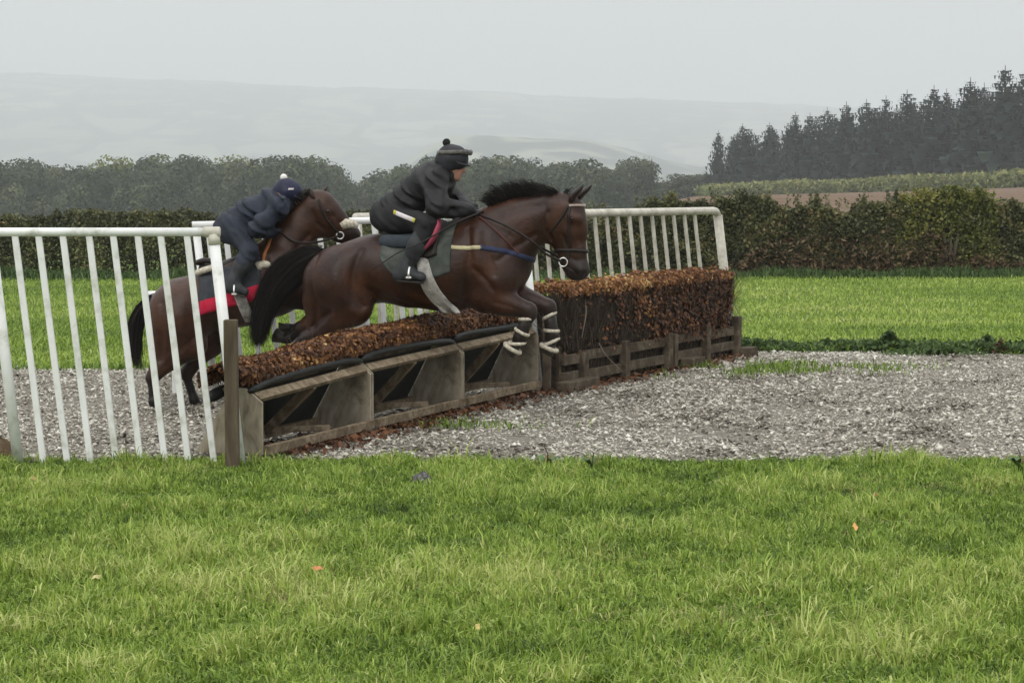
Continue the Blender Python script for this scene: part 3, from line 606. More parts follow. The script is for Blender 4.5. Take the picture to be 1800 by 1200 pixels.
# square posts at the ends of the low fence
p = ground(409, 821); mb = MB().beam(p * 0 + (0, 0, -.05), (-.004, 0, .87), .078, .078, up=(0, 1, 0))
tag(mb.build('wooden_post', M['wood'], bevel=.006, loc=p), 'square brown wooden post at the near end of the low fence', 'post')
p = ground(961, 693); mb = MB().beam((0, 0, -.05), (0, 0, .62), .07, .07, up=(0, 1, 0))
tag(mb.build('wooden_post', M['wood_dark'], bevel=.006, loc=p), 'dark wooden post at the far end of the low fence, behind the front hooves', 'post')

# ---- brushwood fence
B0, B1 = ground(985, 690), ground(1291, 628); BU = (B1 - B0) / np.linalg.norm(B1 - B0); BN = np.array((-BU[1], BU[0], 0.)); BL_ = np.linalg.norm(B1 - B0)
bf = thing('brushwood_fence', 'tall brushwood fence of dark twigs and brown leaves in a timber frame', 'fence', B0)
def BP(x, s, z): return BU * x + BN * s + ZZ * z
def frac(px): # position along the face line for a photo column
    for q in np.linspace(-.2, 1.2, 1400):
        w = B0 + BU * BL_ * q
        if 900 + F_PX * w[0] / (w[1] * CT + CAM_Z * ST) >= px: return q * BL_
posts = [frac(x) for x in (1017, 1091, 1167, 1234)] + [BL_ - .04]; hts = (.30, .34, .345, .36, .40)
for x, h in zip(posts, hts): MB().obox(BP(x, -.035, h / 2 - .01), BU * .05, BN * .035, ZZ * (h / 2 + .01)).build('post', M['wood_dark'], bf, bevel=.005)
MB().obox(BP(frac(1179), -.03, .16), BU * .035, BN * .028, ZZ * .17).build('post', M['wood_dark'], bf, bevel=.005)
edges = [0.02] + posts
for a, b in zip(edges[:-1], edges[1:]):
    for (z, hh) in ((.268, .04), (.115, .04)):
        MB().obox(BP((a + b) / 2, -.012 + rng.normal(0, .003), z + .012 * (a / BL_) + rng.normal(0, .006)), BU * ((b - a) / 2 + .02), BN * .02, ZZ * hh).build('rail', M['wood_dark'], bf, bevel=.004)
for x in (.0, BL_): MB().obox(BP(x, .2, .2), BU * .02, BN * .2, ZZ * .17).build('end_board', M['wood_dark'], bf, bevel=.004)
for x, s, L_ in ((.12, -.1, .3), (frac(1200), -.1, .16), (BL_ + .05, -.12, .12)): MB().obox(BP(x, s, .05), BU * L_, BN * .06, ZZ * .05).build('sleeper', M['wood_dark'], bf, bevel=.006)
r = np.random.default_rng(88); V, Ft, T = [], [], []
for j in range(24000):                                 # upright twigs
    x = r.uniform(.0, BL_ * .95); face = r.uniform() < .7; s = r.uniform(-.03, .06) if face else r.uniform(.05, .4)
    z0 = r.uniform(.08, .3) if (r.uniform() < .45 and s > .012) else r.uniform(.315, .62); L_ = r.uniform(.1, .36); lean = r.normal(0, .2 if r.uniform() < .5 else .6)
    z1 = min(z0 + L_, .80 + .05 * r.uniform()); p0 = BP(x, s, z0); p1 = BP(x + lean * (z1 - z0) * 2.2, s + r.normal(0, .025), z1); w_ = BU * r.uniform(.002, .0048)
    n0 = len(V); V += [p0 - w_, p0 + w_, p1 + w_ * .5, p1 - w_ * .5]; tt = np.clip(r.beta(1.2, 1.6), 0, 1); T += [tt] * 4; Ft.append((n0, n0 + 1, n0 + 2, n0 + 3))
for j in range(520):                                  # stick butts showing between the rails
    x = r.uniform(.02, BL_); s = r.uniform(.025, .05); p0 = BP(x, s, .02); p1 = BP(x + r.normal(0, .05), s, r.uniform(.24, .4)); w_ = BU * r.uniform(.004, .011); n0 = len(V); V += [p0 - w_, p0 + w_, p1 + w_, p1 - w_]; T += [r.uniform(.6, 1)] * 4; Ft.append((n0, n0 + 1, n0 + 2, n0 + 3))
tag(obj('twigs', mesh_np('twigs', np.array(V), np.array(Ft), attrs={'t': T}), M['twig'], bf), kind='stuff')
MB().obox(BP(BL_ * .475, .22, .4), BU * (BL_ * .475 - .03), BN * .17, ZZ * .34).build('brush_core', pmat('packed_brush', [(0, (.008, .006, .005)), (.5, (.025, .018, .013)), (1, (.06, .045, .032))], scale=30, rough=.95, bump=1, bscale=60, stretch=(1, 1, .15)), bf)
n = 26000                                             # leaves: crown of the brush and the leafy half of its face
x = r.uniform(0, BL_ * .955, n); f = x / BL_; zt = .80 + .05 * fbm(x * 3, x * 0, 91)
u = r.uniform(0, 1, n); topm = u < .22; z = np.where(topm, zt + r.normal(0, .022, n), zt - r.beta(1.1, 1.7, n) * .6)
s = np.where(topm, r.uniform(-.04, .42, n), r.uniform(-.06, .02, n)); dens = fbm(x * 2.2, z * 2.6, 93)
leafy = .03 + .75 * sstep(.3, .5, f + .55 * (dens - .5)) * (1 - .75 * sstep(.2, .62, zt - z) * sstep(.85, .3, f)) + sstep(.1, .0, zt - z) * .8
k = topm | (r.uniform(0, 1, n) < leafy * (1 - .65 * sstep(.82, .95, f) * sstep(.12, .4, zt - z))); x, z, s, dens, f = x[k], z[k], s[k], dens[k], f[k]; n = len(x)
P = BU * x[:, None] + BN * s[:, None] + ZZ * z[:, None]; out = np.where((s > .03)[:, None], ZZ, -BN + ZZ * .3)
tv = np.clip(.22 + .5 * (dens - .5) + .42 * np.exp(-((f - .43) / .07) ** 2) + .36 * (z > .765) + r.normal(0, .17, n), 0, 1)
tag(obj('leaves', leaf_cloud('leaves', P, r.uniform(.016, .04, n), tv, elong=1.3, nrm=out, seed=94), M['brown_leaf'], bf), kind='stuff')
for a, b, c in (((.62, -.06, .36), (.69, -.1, .25), (.95, -.13, .1)), ((.42, -.03, .72), (.36, -.06, .6), (.3, -.05, .42)), ((3.9, -.03, .52), (3.96, -.07, .4), (4.3, -.06, .33))):
    MB().tube(smooth_path([BP(*a), BP(*b), BP(*c)], 10), .0035, 6).build('loose_twig', flat_mat('pale_twig', (.2, .17, .13)), bf, True)
MB().tube([BP(BL_ * .955 + .03, .06, .79), BP(BL_ * .955 + .075, .05, .55), BP(BL_ * .955 + .06, .05, .36)], [.03, .045, .03], 8, flat=.6).build('end_strip', M['cream'], bf, True)

# fallen leaves along the foot of the fences
n = 2600; r = np.random.default_rng(61); x = r.uniform(.2, LEN + .5, n); s = -np.abs(r.normal(0, .16, n)) + .3 * r.uniform(0, 1, n)
P = G0 + U * x[:, None] + NT * s[:, None] + ZZ * r.uniform(.02, .05, n)[:, None]
n2 = 500; x2 = r.uniform(-.1, BL_, n2); P2 = B0 + BU * x2[:, None] - BN * np.abs(r.normal(0, .14, n2))[:, None] + ZZ * r.uniform(.02, .045, n2)[:, None]
P = np.concatenate([P, P2]); n = len(P)
tag(obj('leaf_litter', leaf_cloud('leaf_litter', P, r.uniform(.02, .045, n), np.clip(r.normal(.3, .18, n), 0, 1), nrm=np.tile(ZZ, (n, 1)), seed=62), M['brown_leaf']), 'brown fallen leaves drifted along the foot of the fences', 'leaves', kind='stuff')

# small things in the grass
def lump(name, label, cat, p, s, mat, seed):
    r = np.random.default_rng(seed); V = []; nu, nv = 14, 7
    for j in range(nv + 1):
        ph = math.pi / 2 * j / nv
        for i in range(nu):
            a = 6.283 * i / nu; w = 1 + .5 * (float(vnoise(np.array(math.cos(a) * 2 + j * .3 + seed), np.array(math.sin(a) * 2), seed)) - .5)
            V.append((math.cos(a) * math.cos(ph) * s[0] * w, math.sin(a) * math.cos(ph) * s[1] * w, math.sin(ph) * s[2] * w - .01))
    Fq = [(j * nu + i, j * nu + (i + 1) % nu, (j + 1) * nu + (i + 1) % nu, (j + 1) * nu + i) for j in range(nv) for i in range(nu)]
    o = obj(name, mesh_np(name, V, Fq, True), mat, None, p); return tag(o, label, cat)
M['stone'] = pmat('grey_stone', [(0, (.03, .03, .028)), (.5, (.09, .09, .082)), (1, (.25, .245, .23))], scale=45, rough=.9, bump=1, bscale=60)
lump('stone', 'small grey stone lying in the grass in front of the low fence', 'stone', ground(742, 850), (.06, .045, .075), M['stone'], 3)
lump('soil_mound', 'brown soil mound at the left edge below the rails', 'mound', ground(2, 806), (.1, .1, .13), M['bracken'] if False else pmat('brown_soil', [(0, (.07, .045, .025)), (1, (.2, .14, .08))], scale=20, rough=.95, bump=1), 5)
def fallen(px, py, label, c, seed, sz=.022):
    p = ground(px, py); r = np.random.default_rng(seed); a = r.uniform(0, 6.28); mb = MB()
    ring = [(math.cos(q) * sz * (1 + .2 * math.cos(2 * q)), math.sin(q) * sz * .6, .006 * math.cos(3 * q)) for q in np.linspace(0, 6.283, 13)[:-1]]
    v = [(x * math.cos(a) - y * math.sin(a), x * math.sin(a) + y * math.cos(a), z) for x, y, z in ring] + [(0, 0, .012)]
    mb.add(v, [(i, (i + 1) % 12, 12) for i in range(12)])
    o = mb.build('fallen_leaf', flat_mat('fallen_leaf', c, .6), None, True, loc=(p[0], p[1], .062)); o.rotation_euler = (.5, .1, 0); tag(o, label, 'leaf', 'single fallen leaves in the grass')
fallen(558, 1024, 'orange fallen leaf in the grass, left of centre', (.55, .24, .1), 1)
fallen(1503, 948, 'orange fallen leaf in the grass on the right', (.6, .32, .1), 2)
fallen(170, 1040, 'pale yellow fallen leaf in the grass near the left edge', (.5, .46, .2), 3, .018)
fallen(60, 860, 'tan fallen leaf in the grass below the rails', (.35, .26, .1), 4, .02)
fallen(840, 1130, 'small yellow fallen leaf near the bottom of the photo', (.5, .42, .14), 5, .016)
fallen(1540, 890, 'small brown fallen leaf in the grass, right of centre', (.3, .16, .06), 6, .016)
def dock(px, py, label, seed, s=1.0):
    s *= .8
    p = ground(px, py); th = thing('dock_plant', label, 'plant', p); r = np.random.default_rng(seed)
    for i in range(7):
        a = r.uniform(0, 6.28); L_ = s * r.uniform(.09, .16); d = np.array((math.cos(a), math.sin(a), 0)); sv = np.array((-d[1], d[0], 0)); V = []
        for q, w, z in ((0, .006, .02), (.3, .022, .07), (.65, .028, .1), (1, .004, .085)):
            c = d * L_ * q + ZZ * z * s * 1.1; V += [c + sv * w * s, c - sv * w * s]
        MB().add(V, [(0, 1, 3, 2), (2, 3, 5, 4), (4, 5, 7, 6)]).build('leaf', flat_mat('dock_leaf', (.07, .13, .03) if r.uniform() < .7 else (.13, .1, .03), .5), th, True)
    MB().tube([(0, 0, 0), (.01, 0, .1), (-.012, 0, .19 * s)], [.004, .004, .002], 5).build('stalk', flat_mat('dock_stalk', (.05, .035, .02)), th)
dock(960, 828, 'dark stalked dock plant at the grass edge, centre', 1); dock(1040, 826, 'broad dock plant at the grass edge, right of the stalked one', 2, .8); dock(1790, 828, 'dock plant at the grass edge beside the right border', 3)

# the wet grey air between here and the hills
hz_ = MB().obox((0, 4200, 150), (5200, 0, 0), (0, 5000, 0), (0, 0, 235)).build('haze', None)
hm = bpy.data.materials.new('haze_air'); hm.use_nodes = True; hm.node_tree.nodes.clear()
ho = hm.node_tree.nodes.new('ShaderNodeOutputMaterial'); hv = hm.node_tree.nodes.new('ShaderNodeVolumePrincipled')
hv.inputs['Color'].default_value = (.925, .955, 1.0, 1); hv.inputs['Density'].default_value = .00038; hv.inputs['Anisotropy'].default_value = 0.2
hm.node_tree.links.new(hv.outputs[0], ho.inputs['Volume']); hz_.data.materials.append(hm); tag(hz_, kind='stuff')

# ================================================================== horses and riders (smooth implicit bodies, meshed by surface nets)
def seg_d(G, a, b, ra, rb, ls):
    """distance to a tapered capsule; ls squeezes it sideways (local y)"""
    X, Y, Z = G; yc = (a[1] + b[1]) / 2
    Y = yc + (Y - yc) / ls; ay = yc + (a[1] - yc) / ls; by = yc + (b[1] - yc) / ls
    bx, by_, bz = b[0] - a[0], by - ay, b[2] - a[2]; L2 = bx * bx + by_ * by_ + bz * bz + 1e-9
    px_, py_, pz_ = X - a[0], Y - ay, Z - a[2]
    h = np.clip((px_ * bx + py_ * by_ + pz_ * bz) / L2, 0, 1)
    d = np.sqrt((px_ - bx * h) ** 2 + (py_ - by_ * h) ** 2 + (pz_ - bz * h) ** 2) - (ra + (rb - ra) * h)
    return d * min(1.0, ls)
def surface_nets(F, org, vx):
    s = F < 0; nx, ny, nz = F.shape
    acc = np.zeros((nx - 1, ny - 1, nz - 1, 3), np.float32); cnt = np.zeros((nx - 1, ny - 1, nz - 1), np.float32)
    sl = lambda o, n: slice(o, n - 1 + o)
    for ax in range(3):
        for o1 in (0, 1):
            for o2 in (0, 1):
                off = [0, 0, 0]; oth = [i for i in range(3) if i != ax]; off[oth[0]] = o1; off[oth[1]] = o2
                A = F[sl(off[0], nx), sl(off[1], ny), sl(off[2], nz)]; off2 = list(off); off2[ax] = 1
                B = F[sl(off2[0], nx), sl(off2[1], ny), sl(off2[2], nz)]
                m = (A < 0) != (B < 0); t = np.where(m, A / np.where(m, A - B, 1), 0)
                for c in range(3): acc[..., c] += np.where(m, t if c == ax else off[c], 0)
                cnt += m
    act = cnt > 0; idx = -np.ones(act.shape, np.int64); idx[act] = np.arange(act.sum())
    ii = np.argwhere(act); V = (ii + acc[act] / cnt[act][:, None]) * vx + org
    Fs = []
    for ax in range(3):
        a1, a2 = [(1, 2), (2, 0), (0, 1)][ax]
        lo = [slice(1, -1)] * 3; lo[ax] = slice(0, -1); hi = list(lo); hi[ax] = slice(1, None)
        A = s[tuple(lo)]; B = s[tuple(hi)]; e = np.argwhere(A != B); fl = A[A != B]
        base = e.copy(); base[:, a1] += 1; base[:, a2] += 1
        def cell(d1, d2):
            q = base.copy(); q[:, a1] -= d1; q[:, a2] -= d2; return idx[q[:, 0], q[:, 1], q[:, 2]]
        Q = np.stack([cell(1, 1), cell(0, 1), cell(0, 0), cell(1, 0)], 1); Q[~fl] = Q[~fl][:, ::-1]; Fs.append(Q)
    return V, np.concatenate(Fs)
def sdf_mesh(name, prims, vx=.012, cuts=(), wrinkle=0, seed=0, grooves=()):
    """prims: (a, b, ra, rb, side squeeze, blend k, tone); cuts: (a, b, ra, rb) carved away"""
    P = np.array([[q[0] - q[2], q[0] + q[2], q[1] - q[3], q[1] + q[3]] for q in [(np.array(p[0]), np.array(p[1]), p[2] * max(1, p[4]), p[3] * max(1, p[4])) for p in prims]])
    lo = P.min((0, 1)) - .05; hi = P.max((0, 1)) + .05; n = np.ceil((hi - lo) / vx).astype(int) + 2
    F = np.full(n, .3, np.float32); axs = [lo[i] + vx * np.arange(n[i]) for i in range(3)]
    def sub(a, b, r, mar):
        l = np.minimum(a, b) - r - mar; h = np.maximum(a, b) + r + mar
        i0 = np.clip(np.floor((l - lo) / vx).astype(int), 0, n - 1); i1 = np.clip(np.ceil((h - lo) / vx).astype(int) + 1, 1, n)
        sl = tuple(slice(i0[i], i1[i]) for i in range(3)); return sl, np.meshgrid(*[axs[i][sl[i]].astype(np.float32) for i in range(3)], indexing='ij')
    for (a, b, ra, rb, ls, kb, tone) in prims:
        sl, G = sub(np.array(a), np.array(b), max(ra, rb) * max(1, ls), kb + .04)
        d = seg_d(G, a, b, ra, rb, ls); f = F[sl]; h = np.maximum(kb - np.abs(d - f), 0) / kb; F[sl] = np.minimum(d, f) - h * h * kb * .25
    for (a, b, ra, rb) in cuts:
        sl, G = sub(np.array(a), np.array(b), max(ra, rb), .05)
        d = -seg_d(G, a, b, ra, rb, 1.0); f = F[sl]; kb = .012; h = np.maximum(kb - np.abs(d - f), 0) / kb; F[sl] = np.maximum(d, f) + h * h * kb * .25
    if wrinkle:
        X, Y, Z = np.meshgrid(*axs, indexing='ij'); nn = fbm(X * 6 + Y * 4, Z * 13 + X * 8 - Y * 5, seed, 2); w = 1 - np.abs(2 * nn - 1) * 2.2
        F = F - (wrinkle * .4 * (np.clip(w, -.6, 1) - .2)).astype(np.float32)
    for (pts, wd, amp) in grooves:                   # muscle lines: shallow furrows (amp > 0) or ridges (amp < 0) seen from the side
        pth = smooth_path(pts, 14)[:, [0, 2]]; X, Z = np.meshgrid(axs[0], axs[2], indexing='ij'); D = np.full(X.shape, 9.)
        for a, b in zip(pth[:-1], pth[1:]):
            ba = b - a; h = np.clip(((X - a[0]) * ba[0] + (Z - a[1]) * ba[1]) / (ba @ ba), 0, 1); D = np.minimum(D, (X - a[0] - h * ba[0]) ** 2 + (Z - a[1] - h * ba[1]) ** 2)
        F = F + (amp * np.exp(-D / wd ** 2))[:, None, :].astype(np.float32)
    V, Q = surface_nets(F, lo, vx)
    W = np.zeros(len(V)); T = np.zeros(len(V))
    for (a, b, ra, rb, ls, kb, tone) in prims:
        d = seg_d((V[:, 0], V[:, 1], V[:, 2]), a, b, ra, rb, ls); w = np.exp(-np.clip(d, -.03, .5) / .018)
        tn = tone if np.isscalar(tone) else None
        if tn is None:
            bx = np.array(b) - np.array(a); h = np.clip(((V - a) @ bx) / (bx @ bx), 0, 1); tn = tone[0] + (tone[1] - tone[0]) * h
        W += w; T += w * tn
    # one pass of smoothing
    E = np.concatenate([Q[:, [0, 1]], Q[:, [1, 2]], Q[:, [2, 3]], Q[:, [3, 0]]])
    for it in range(2):
        S = np.zeros_like(V); C = np.zeros(len(V))
        for c in range(3): S[:, c] = np.bincount(E[:, 0], V[E[:, 1], c], len(V)) + np.bincount(E[:, 1], V[E[:, 0], c], len(V))
        C = np.bincount(E[:, 0], minlength=len(V)) + np.bincount(E[:, 1], minlength=len(V)); V = V * .5 + .5 * S / C[:, None]
    return mesh_np(name, V, Q, True, {'t': T / W})

class Frame:
    """a horse's own axes: x forward, y to its left, z up; converts photo points on its lengthwise planes into metres"""
    def __init__(s, px0, Y0, yaw):
        s.yaw = yaw; s.o = np.array((at(px0, 600, Y0)[0], Y0, 0)); s.f = np.array((math.cos(yaw), -math.sin(yaw), 0)); s.l = np.array((math.sin(yaw), math.cos(yaw), 0))
    def __call__(s, px, py, y=0.0):
        d = ray(px, py); c = np.array((0, 0, CAM_Z)); t = ((s.o - c) @ s.l + y) / (d @ s.l); w = c + d * t - s.o
        return np.array((w @ s.f, y, w[2]))
class Skin:
    """ray casts onto a finished body in its local axes"""
    def __init__(s, me):
        v = [tuple(q.co) for q in me.vertices]; s.t = BVHTree.FromPolygons(v, [tuple(p.vertices) for p in me.polygons])
    def side(s, x, z, sgn=-1, off=.01, default=.1):
        h = s.t.ray_cast(Vector((x, sgn * 1.2, z)), Vector((0, -sgn, 0)))
        if h[0] is None:
            n = s.t.find_nearest(Vector((x, sgn * .2, z))); q = n[0] + n[1] * off; return np.array(q)
        return np.array(h[0] + h[1] * off)
    def near(s, p, off=.01):
        n = s.t.find_nearest(Vector(p)); return np.array(n[0] + n[1] * off)

def strands(name, roots, guides, n, w, spread, mat, parent, seed, taper=True, segs=8, tone=(.2, .9), rootspread=.012):
    """hair: ribbons that follow guide curves (list of arrays) from jittered roots"""
    r = np.random.default_rng(seed); V, Q, T = [], [], []
    for i in range(n):
        gd = guides[r.integers(len(guides))] if len(guides) > 1 else guides[0]; P = smooth_path(gd, segs + 1); u = np.linspace(0, 1, segs + 1)[:, None]
        cut = r.uniform(.72, 1.0); P = P[0] + (P - P[0]) if cut > .97 else smooth_path(P[:max(3, int(len(P) * cut) + 1)], segs + 1)
        dv = r.normal(size=3) * spread; wob = np.sin(u * r.uniform(3, 8) + r.uniform(0, 6)) * r.normal(size=3) * spread * .18
        P = P + r.normal(size=3) * rootspread + dv * (u ** .8) * (1 - .35 * u) + wob * u
        sdv = r.normal(size=3); sdv /= np.linalg.norm(sdv); ww = w * r.uniform(.6, 1.3) * (1 - .8 * u if taper else 1 + 0 * u)
        n0 = len(V)
        for k in range(segs + 1): V += [P[k] + sdv * ww[k], P[k] - sdv * ww[k]]
        tt = r.uniform(*tone); T += [tt] * (2 * segs + 2)
        Q += [(n0 + 2 * k, n0 + 2 * k + 1, n0 + 2 * k + 3, n0 + 2 * k + 2) for k in range(segs)]
    return obj(name, mesh_np(name, np.array(V), np.array(Q), True, {'t': T}), mat, parent)

def coat(name, lo, mid, hi, black=(.012, .010, .009)):
    """bay coat: tone 0 black points, 1 brown body, with fine hair streaks"""
    m, nt, b, out = new_mat(name); L = nt.links
    at_ = nt.nodes.new('ShaderNodeAttribute'); at_.attribute_name = 't'
    co = nt.nodes.new('ShaderNodeTexCoord'); n = nt.nodes.new('ShaderNodeTexNoise'); n.inputs['Scale'].default_value = 4; n.inputs['Detail'].default_value = 8; n.inputs['Roughness'].default_value = .6
    L.new(co.outputs['Object'], n.inputs['Vector']); r = ramp_node(nt, [(.3, lo), (.5, mid), (.72, hi)]); L.new(n.outputs['Fac'], r.inputs[0])
    mx_ = nt.nodes.new('ShaderNodeMix'); mx_.data_type = 'RGBA'; mx_.inputs[6].default_value = (*black, 1)
    L.new(at_.outputs['Fac'], mx_.inputs[0]); L.new(r.outputs[0], mx_.inputs[7]); L.new(mx_.outputs[2], b.inputs['Base Color'])
    b.inputs['Roughness'].default_value = .38; b.inputs['Specular IOR Level'].default_value = .3
    n2 = nt.nodes.new('ShaderNodeTexNoise'); n2.inputs['Scale'].default_value = 9; n2.inputs['Detail'].default_value = 9; n2.inputs['Roughness'].default_value = .7
    L.new(co.outputs['Object'], n2.inputs['Vector']); bp = nt.nodes.new('ShaderNodeBump'); bp.inputs['Strength'].default_value = .5; bp.inputs['Distance'].default_value = .022
    L.new(n2.outputs['Fac'], bp.inputs['Height']); L.new(bp.outputs[0], b.inputs['Normal']); return m
M['coat1'] = coat('dark_bay_coat', (.012, .0042, .0022), (.032, .0108, .005), (.075, .028, .012))
M['coat2'] = coat('bay_coat', (.016, .0062, .0034), (.04, .0152, .0076), (.074, .031, .0155))
M['hair'] = pmat('black_hair', [(0, (.006, .005, .005)), (1, (.026, .02, .017))], attr='t', rough=.65, spec=.18)
M['hoof'] = flat_mat('hoof_horn', (.04, .033, .027), .5)
M['eye'] = flat_mat('eye', (.008, .005, .004), .08, .6)
M['leather'] = flat_mat('dark_leather', (.016, .011, .009), .45)
M['tan'] = flat_mat('tan_strap', (.30, .11, .03), .55)
M['fleece'] = pmat('cream_sheepskin', [(0, (.36, .31, .23)), (.5, (.6, .55, .44)), (1, (.75, .71, .61))], scale=40, rough=.95, spec=.05, bump=1, bscale=90, bdist=.015)
M['girth'] = pmat('grey_girth_sleeve', [(0, (.2, .19, .17)), (.45, (.4, .385, .36)), (1, (.58, .56, .53))], scale=22, rough=.95, spec=.05, bump=.6, bscale=120)
M['cloth_green'] = pmat('grey_green_quilt', [(0, (.045, .052, .046)), (.5, (.078, .086, .077)), (1, (.115, .122, .11))], scale=9, rough=.9, spec=.1, bump=.5, bscale=25)
M['navy_band'] = flat_mat('navy_webbing', (.022, .028, .065), .7)
M['cream_band'] = flat_mat('cream_webbing', (.45, .4, .24), .7)
M['pink'] = pmat('pink_leather', [(0, (.22, .03, .06)), (1, (.4, .07, .11))], scale=8, rough=.5)
M['red'] = pmat('red_cloth', [(0, (.36, .008, .035)), (1, (.6, .02, .06))], scale=9, rough=.8, bump=.3, bscale=30)
M['grey_cloth'] = pmat('dark_grey_cloth', [(0, (.02, .023, .028)), (1, (.055, .06, .068))], scale=10, rough=.85, bump=.3)
M['jacket1'] = pmat('black_jacket', [(0, (.006, .006, .007)), (.6, (.012, .012, .0135)), (1, (.026, .026, .029))], scale=7, rough=.6, spec=.3, bump=.5, bscale=16, bdist=.02)
M['breeches1'] = pmat('black_breeches', [(0, (.006, .006, .007)), (1, (.018, .018, .02))], scale=10, rough=.75, bump=.3)
M['jacket2'] = pmat('navy_jacket', [(0, (.009, .012, .02)), (.6, (.018, .024, .04)), (1, (.034, .042, .062))], scale=7, rough=.65, spec=.3, bump=.5, bscale=16, bdist=.02)
M['breeches2'] = pmat('navy_breeches', [(0, (.010, .013, .021)), (1, (.028, .034, .05))], scale=10, rough=.75, bump=.3)
M['boot'] = pmat('grey_chaps', [(0, (.014, .015, .017)), (1, (.04, .042, .046))], scale=9, rough=.6, spec=.3)
M['skin'] = pmat('skin_and_gloves', [(0, (.014, .014, .016)), (.45, (.016, .016, .018)), (.6, (.3, .15, .11)), (1, (.40, .21, .155))], attr='t', rough=.5, spec=.35, bump=.2, bscale=80)
M['hat1'] = pmat('black_hat_silk', [(0, (.008, .008, .011)), (1, (.03, .03, .036))], scale=12, rough=.55)
M['hat2'] = pmat('navy_hat_silk', [(0, (.008, .009, .026)), (1, (.022, .024, .058))], scale=12, rough=.55)
M['fluff_b'] = flat_mat('black_pompom', (.012, .012, .013), .95)
M['fluff_w'] = flat_mat('white_pompom', (.78, .76, .72), .95, var=.08)
M['goggle'] = pmat('goggle_strap', [(0, (.05, .047, .044)), (1, (.2, .185, .165))], scale=30, rough=.4)
M['steel'] = flat_mat('stirrup_steel', (.75, .75, .72), .25, metal=.6, var=.1)
M['white_tape'] = flat_mat('white_tape', (.75, .7, .72), .6, var=.12, scale=60)
M['yellow_tape'] = flat_mat('yellow_tape', (.55, .5, .06), .6)
M['glove'] = flat_mat('dark_glove', (.018, .018, .02), .7)

def strap(skin, pts, w, mat, name, parent, off=.006, n=30, sgn=-1, snap=True, flat=.28):
    P = smooth_path(pts, n)
    if snap: P = np.array([skin.side(p[0], p[2], sgn, off) if abs(p[1]) < 8 else p for p in P])
    return MB().tube(P, w / 2, 10, flat=flat, ref=(1, 0, 0) if abs(P[-1][0] - P[0][0]) < abs(P[-1][2] - P[0][2]) else (0, 0, 1)).build(name, mat, parent, True)
def ribbon(skin, pts, w, th, mat, name, parent, n=36, snapfn=None):
    """a flat band lying on the body: offsets along the surface normal"""
    P = smooth_path(pts, n); V = []; Q = []
    nr = []
    for p in P:
        q = skin.t.find_nearest(Vector(p)); nr.append((np.array(q[0]), np.array(q[1])))
    tan = np.gradient(np.array([q[0] for q in nr]), axis=0)
    for i, (c, nn) in enumerate(nr):
        t_ = tan[i] / (np.linalg.norm(tan[i]) + 1e-9); b_ = np.cross(nn, t_); b_ /= np.linalg.norm(b_) + 1e-9
        V += [c + b_ * w / 2 + nn * .002, c + b_ * w / 2 + nn * th, c + nn * th * 1.25, c - b_ * w / 2 + nn * th, c - b_ * w / 2 + nn * .002]
    for i in range(len(nr) - 1):
        for k in range(4): Q.append((i * 5 + k, i * 5 + k + 1, (i + 1) * 5 + k + 1, (i + 1) * 5 + k))
    m_ = MB().add(V, Q); return m_.build(name, mat, parent, True)
def drape(skin, poly, z_fn, nx, nz, th, mat, name, parent, sgn=-1, t_split=None):
    """cloth laid over the side of the body: poly gives left x, right x, top z, bottom z functions"""
    (xl, xr, zt, zb) = poly; V = []; Q = []; mi = []
    for i in range(nx + 1):
        fx = i / nx; x = xl + (xr - xl) * fx; a, b = zt(fx), zb(fx)
        for k in range(nz + 1):
            fz = k / nz; z = a + (b - a) * fz; p = skin.side(x, z, sgn, th + .004 * math.sin(i * 1.1) * math.cos(k * 1.3)); V.append((p[0], p[1], p[2]))
    for i in range(nx):
        for k in range(nz):
            q = (i * (nz + 1) + k, (i + 1) * (nz + 1) + k, (i + 1) * (nz + 1) + k + 1, i * (nz + 1) + k + 1); Q.append(q if sgn > 0 else q[::-1]); mi.append(k / nz)
    me = bpy.data.meshes.new(name); me.from_pydata([tuple(v) for v in V], [], Q); me.polygons.foreach_set('use_smooth', np.ones(len(Q), bool)); me.update()
    mats = mat if isinstance(mat, (list, tuple)) else [mat]
    for m_ in mats: me.materials.append(m_)
    if t_split is not None: me.polygons.foreach_set('material_index', [int(f >= t_split) for f in mi])
    o = obj(name, me, None, parent); so = o.modifiers.new('thickness', 'SOLIDIFY'); so.thickness = .012; so.offset = -1
    return o
def hoof_at(p, d, name, parent, s=1.0):
    d = np.array(d, float); d /= np.linalg.norm(d); p = np.array(p)
    MB().tube([p - d * .035 * s, p, p + d * .06 * s], [.042 * s, .05 * s, .064 * s], 14).build(name, M['hoof'], parent, True)
def ear(c0, c1, w, name, parent, mat):
    c0, c1 = np.array(c0), np.array(c1); P = smooth_path([c0, c0 + (c1 - c0) * .35 + (-.012, 0, 0), c0 + (c1 - c0) * .75, c1], 9); wd = w * np.array([.55, .85, 1, 1, .92, .78, .58, .34, .06])
    o = MB().tube(P, wd, 10, flat=.55, ref=(0, 1, 0)).build(name, mat, parent, True); a = o.data.attributes.new('t', 'FLOAT', 'POINT'); a.data.foreach_set('value', np.linspace(1, .1, len(o.data.vertices)).astype(np.float32)); return o
def fleece_ring(c, ax, R, name, parent, mat=None, r=.0125):
    return MB().torus(c, ax, R, r).build(name, mat or M['fleece'], parent, True)
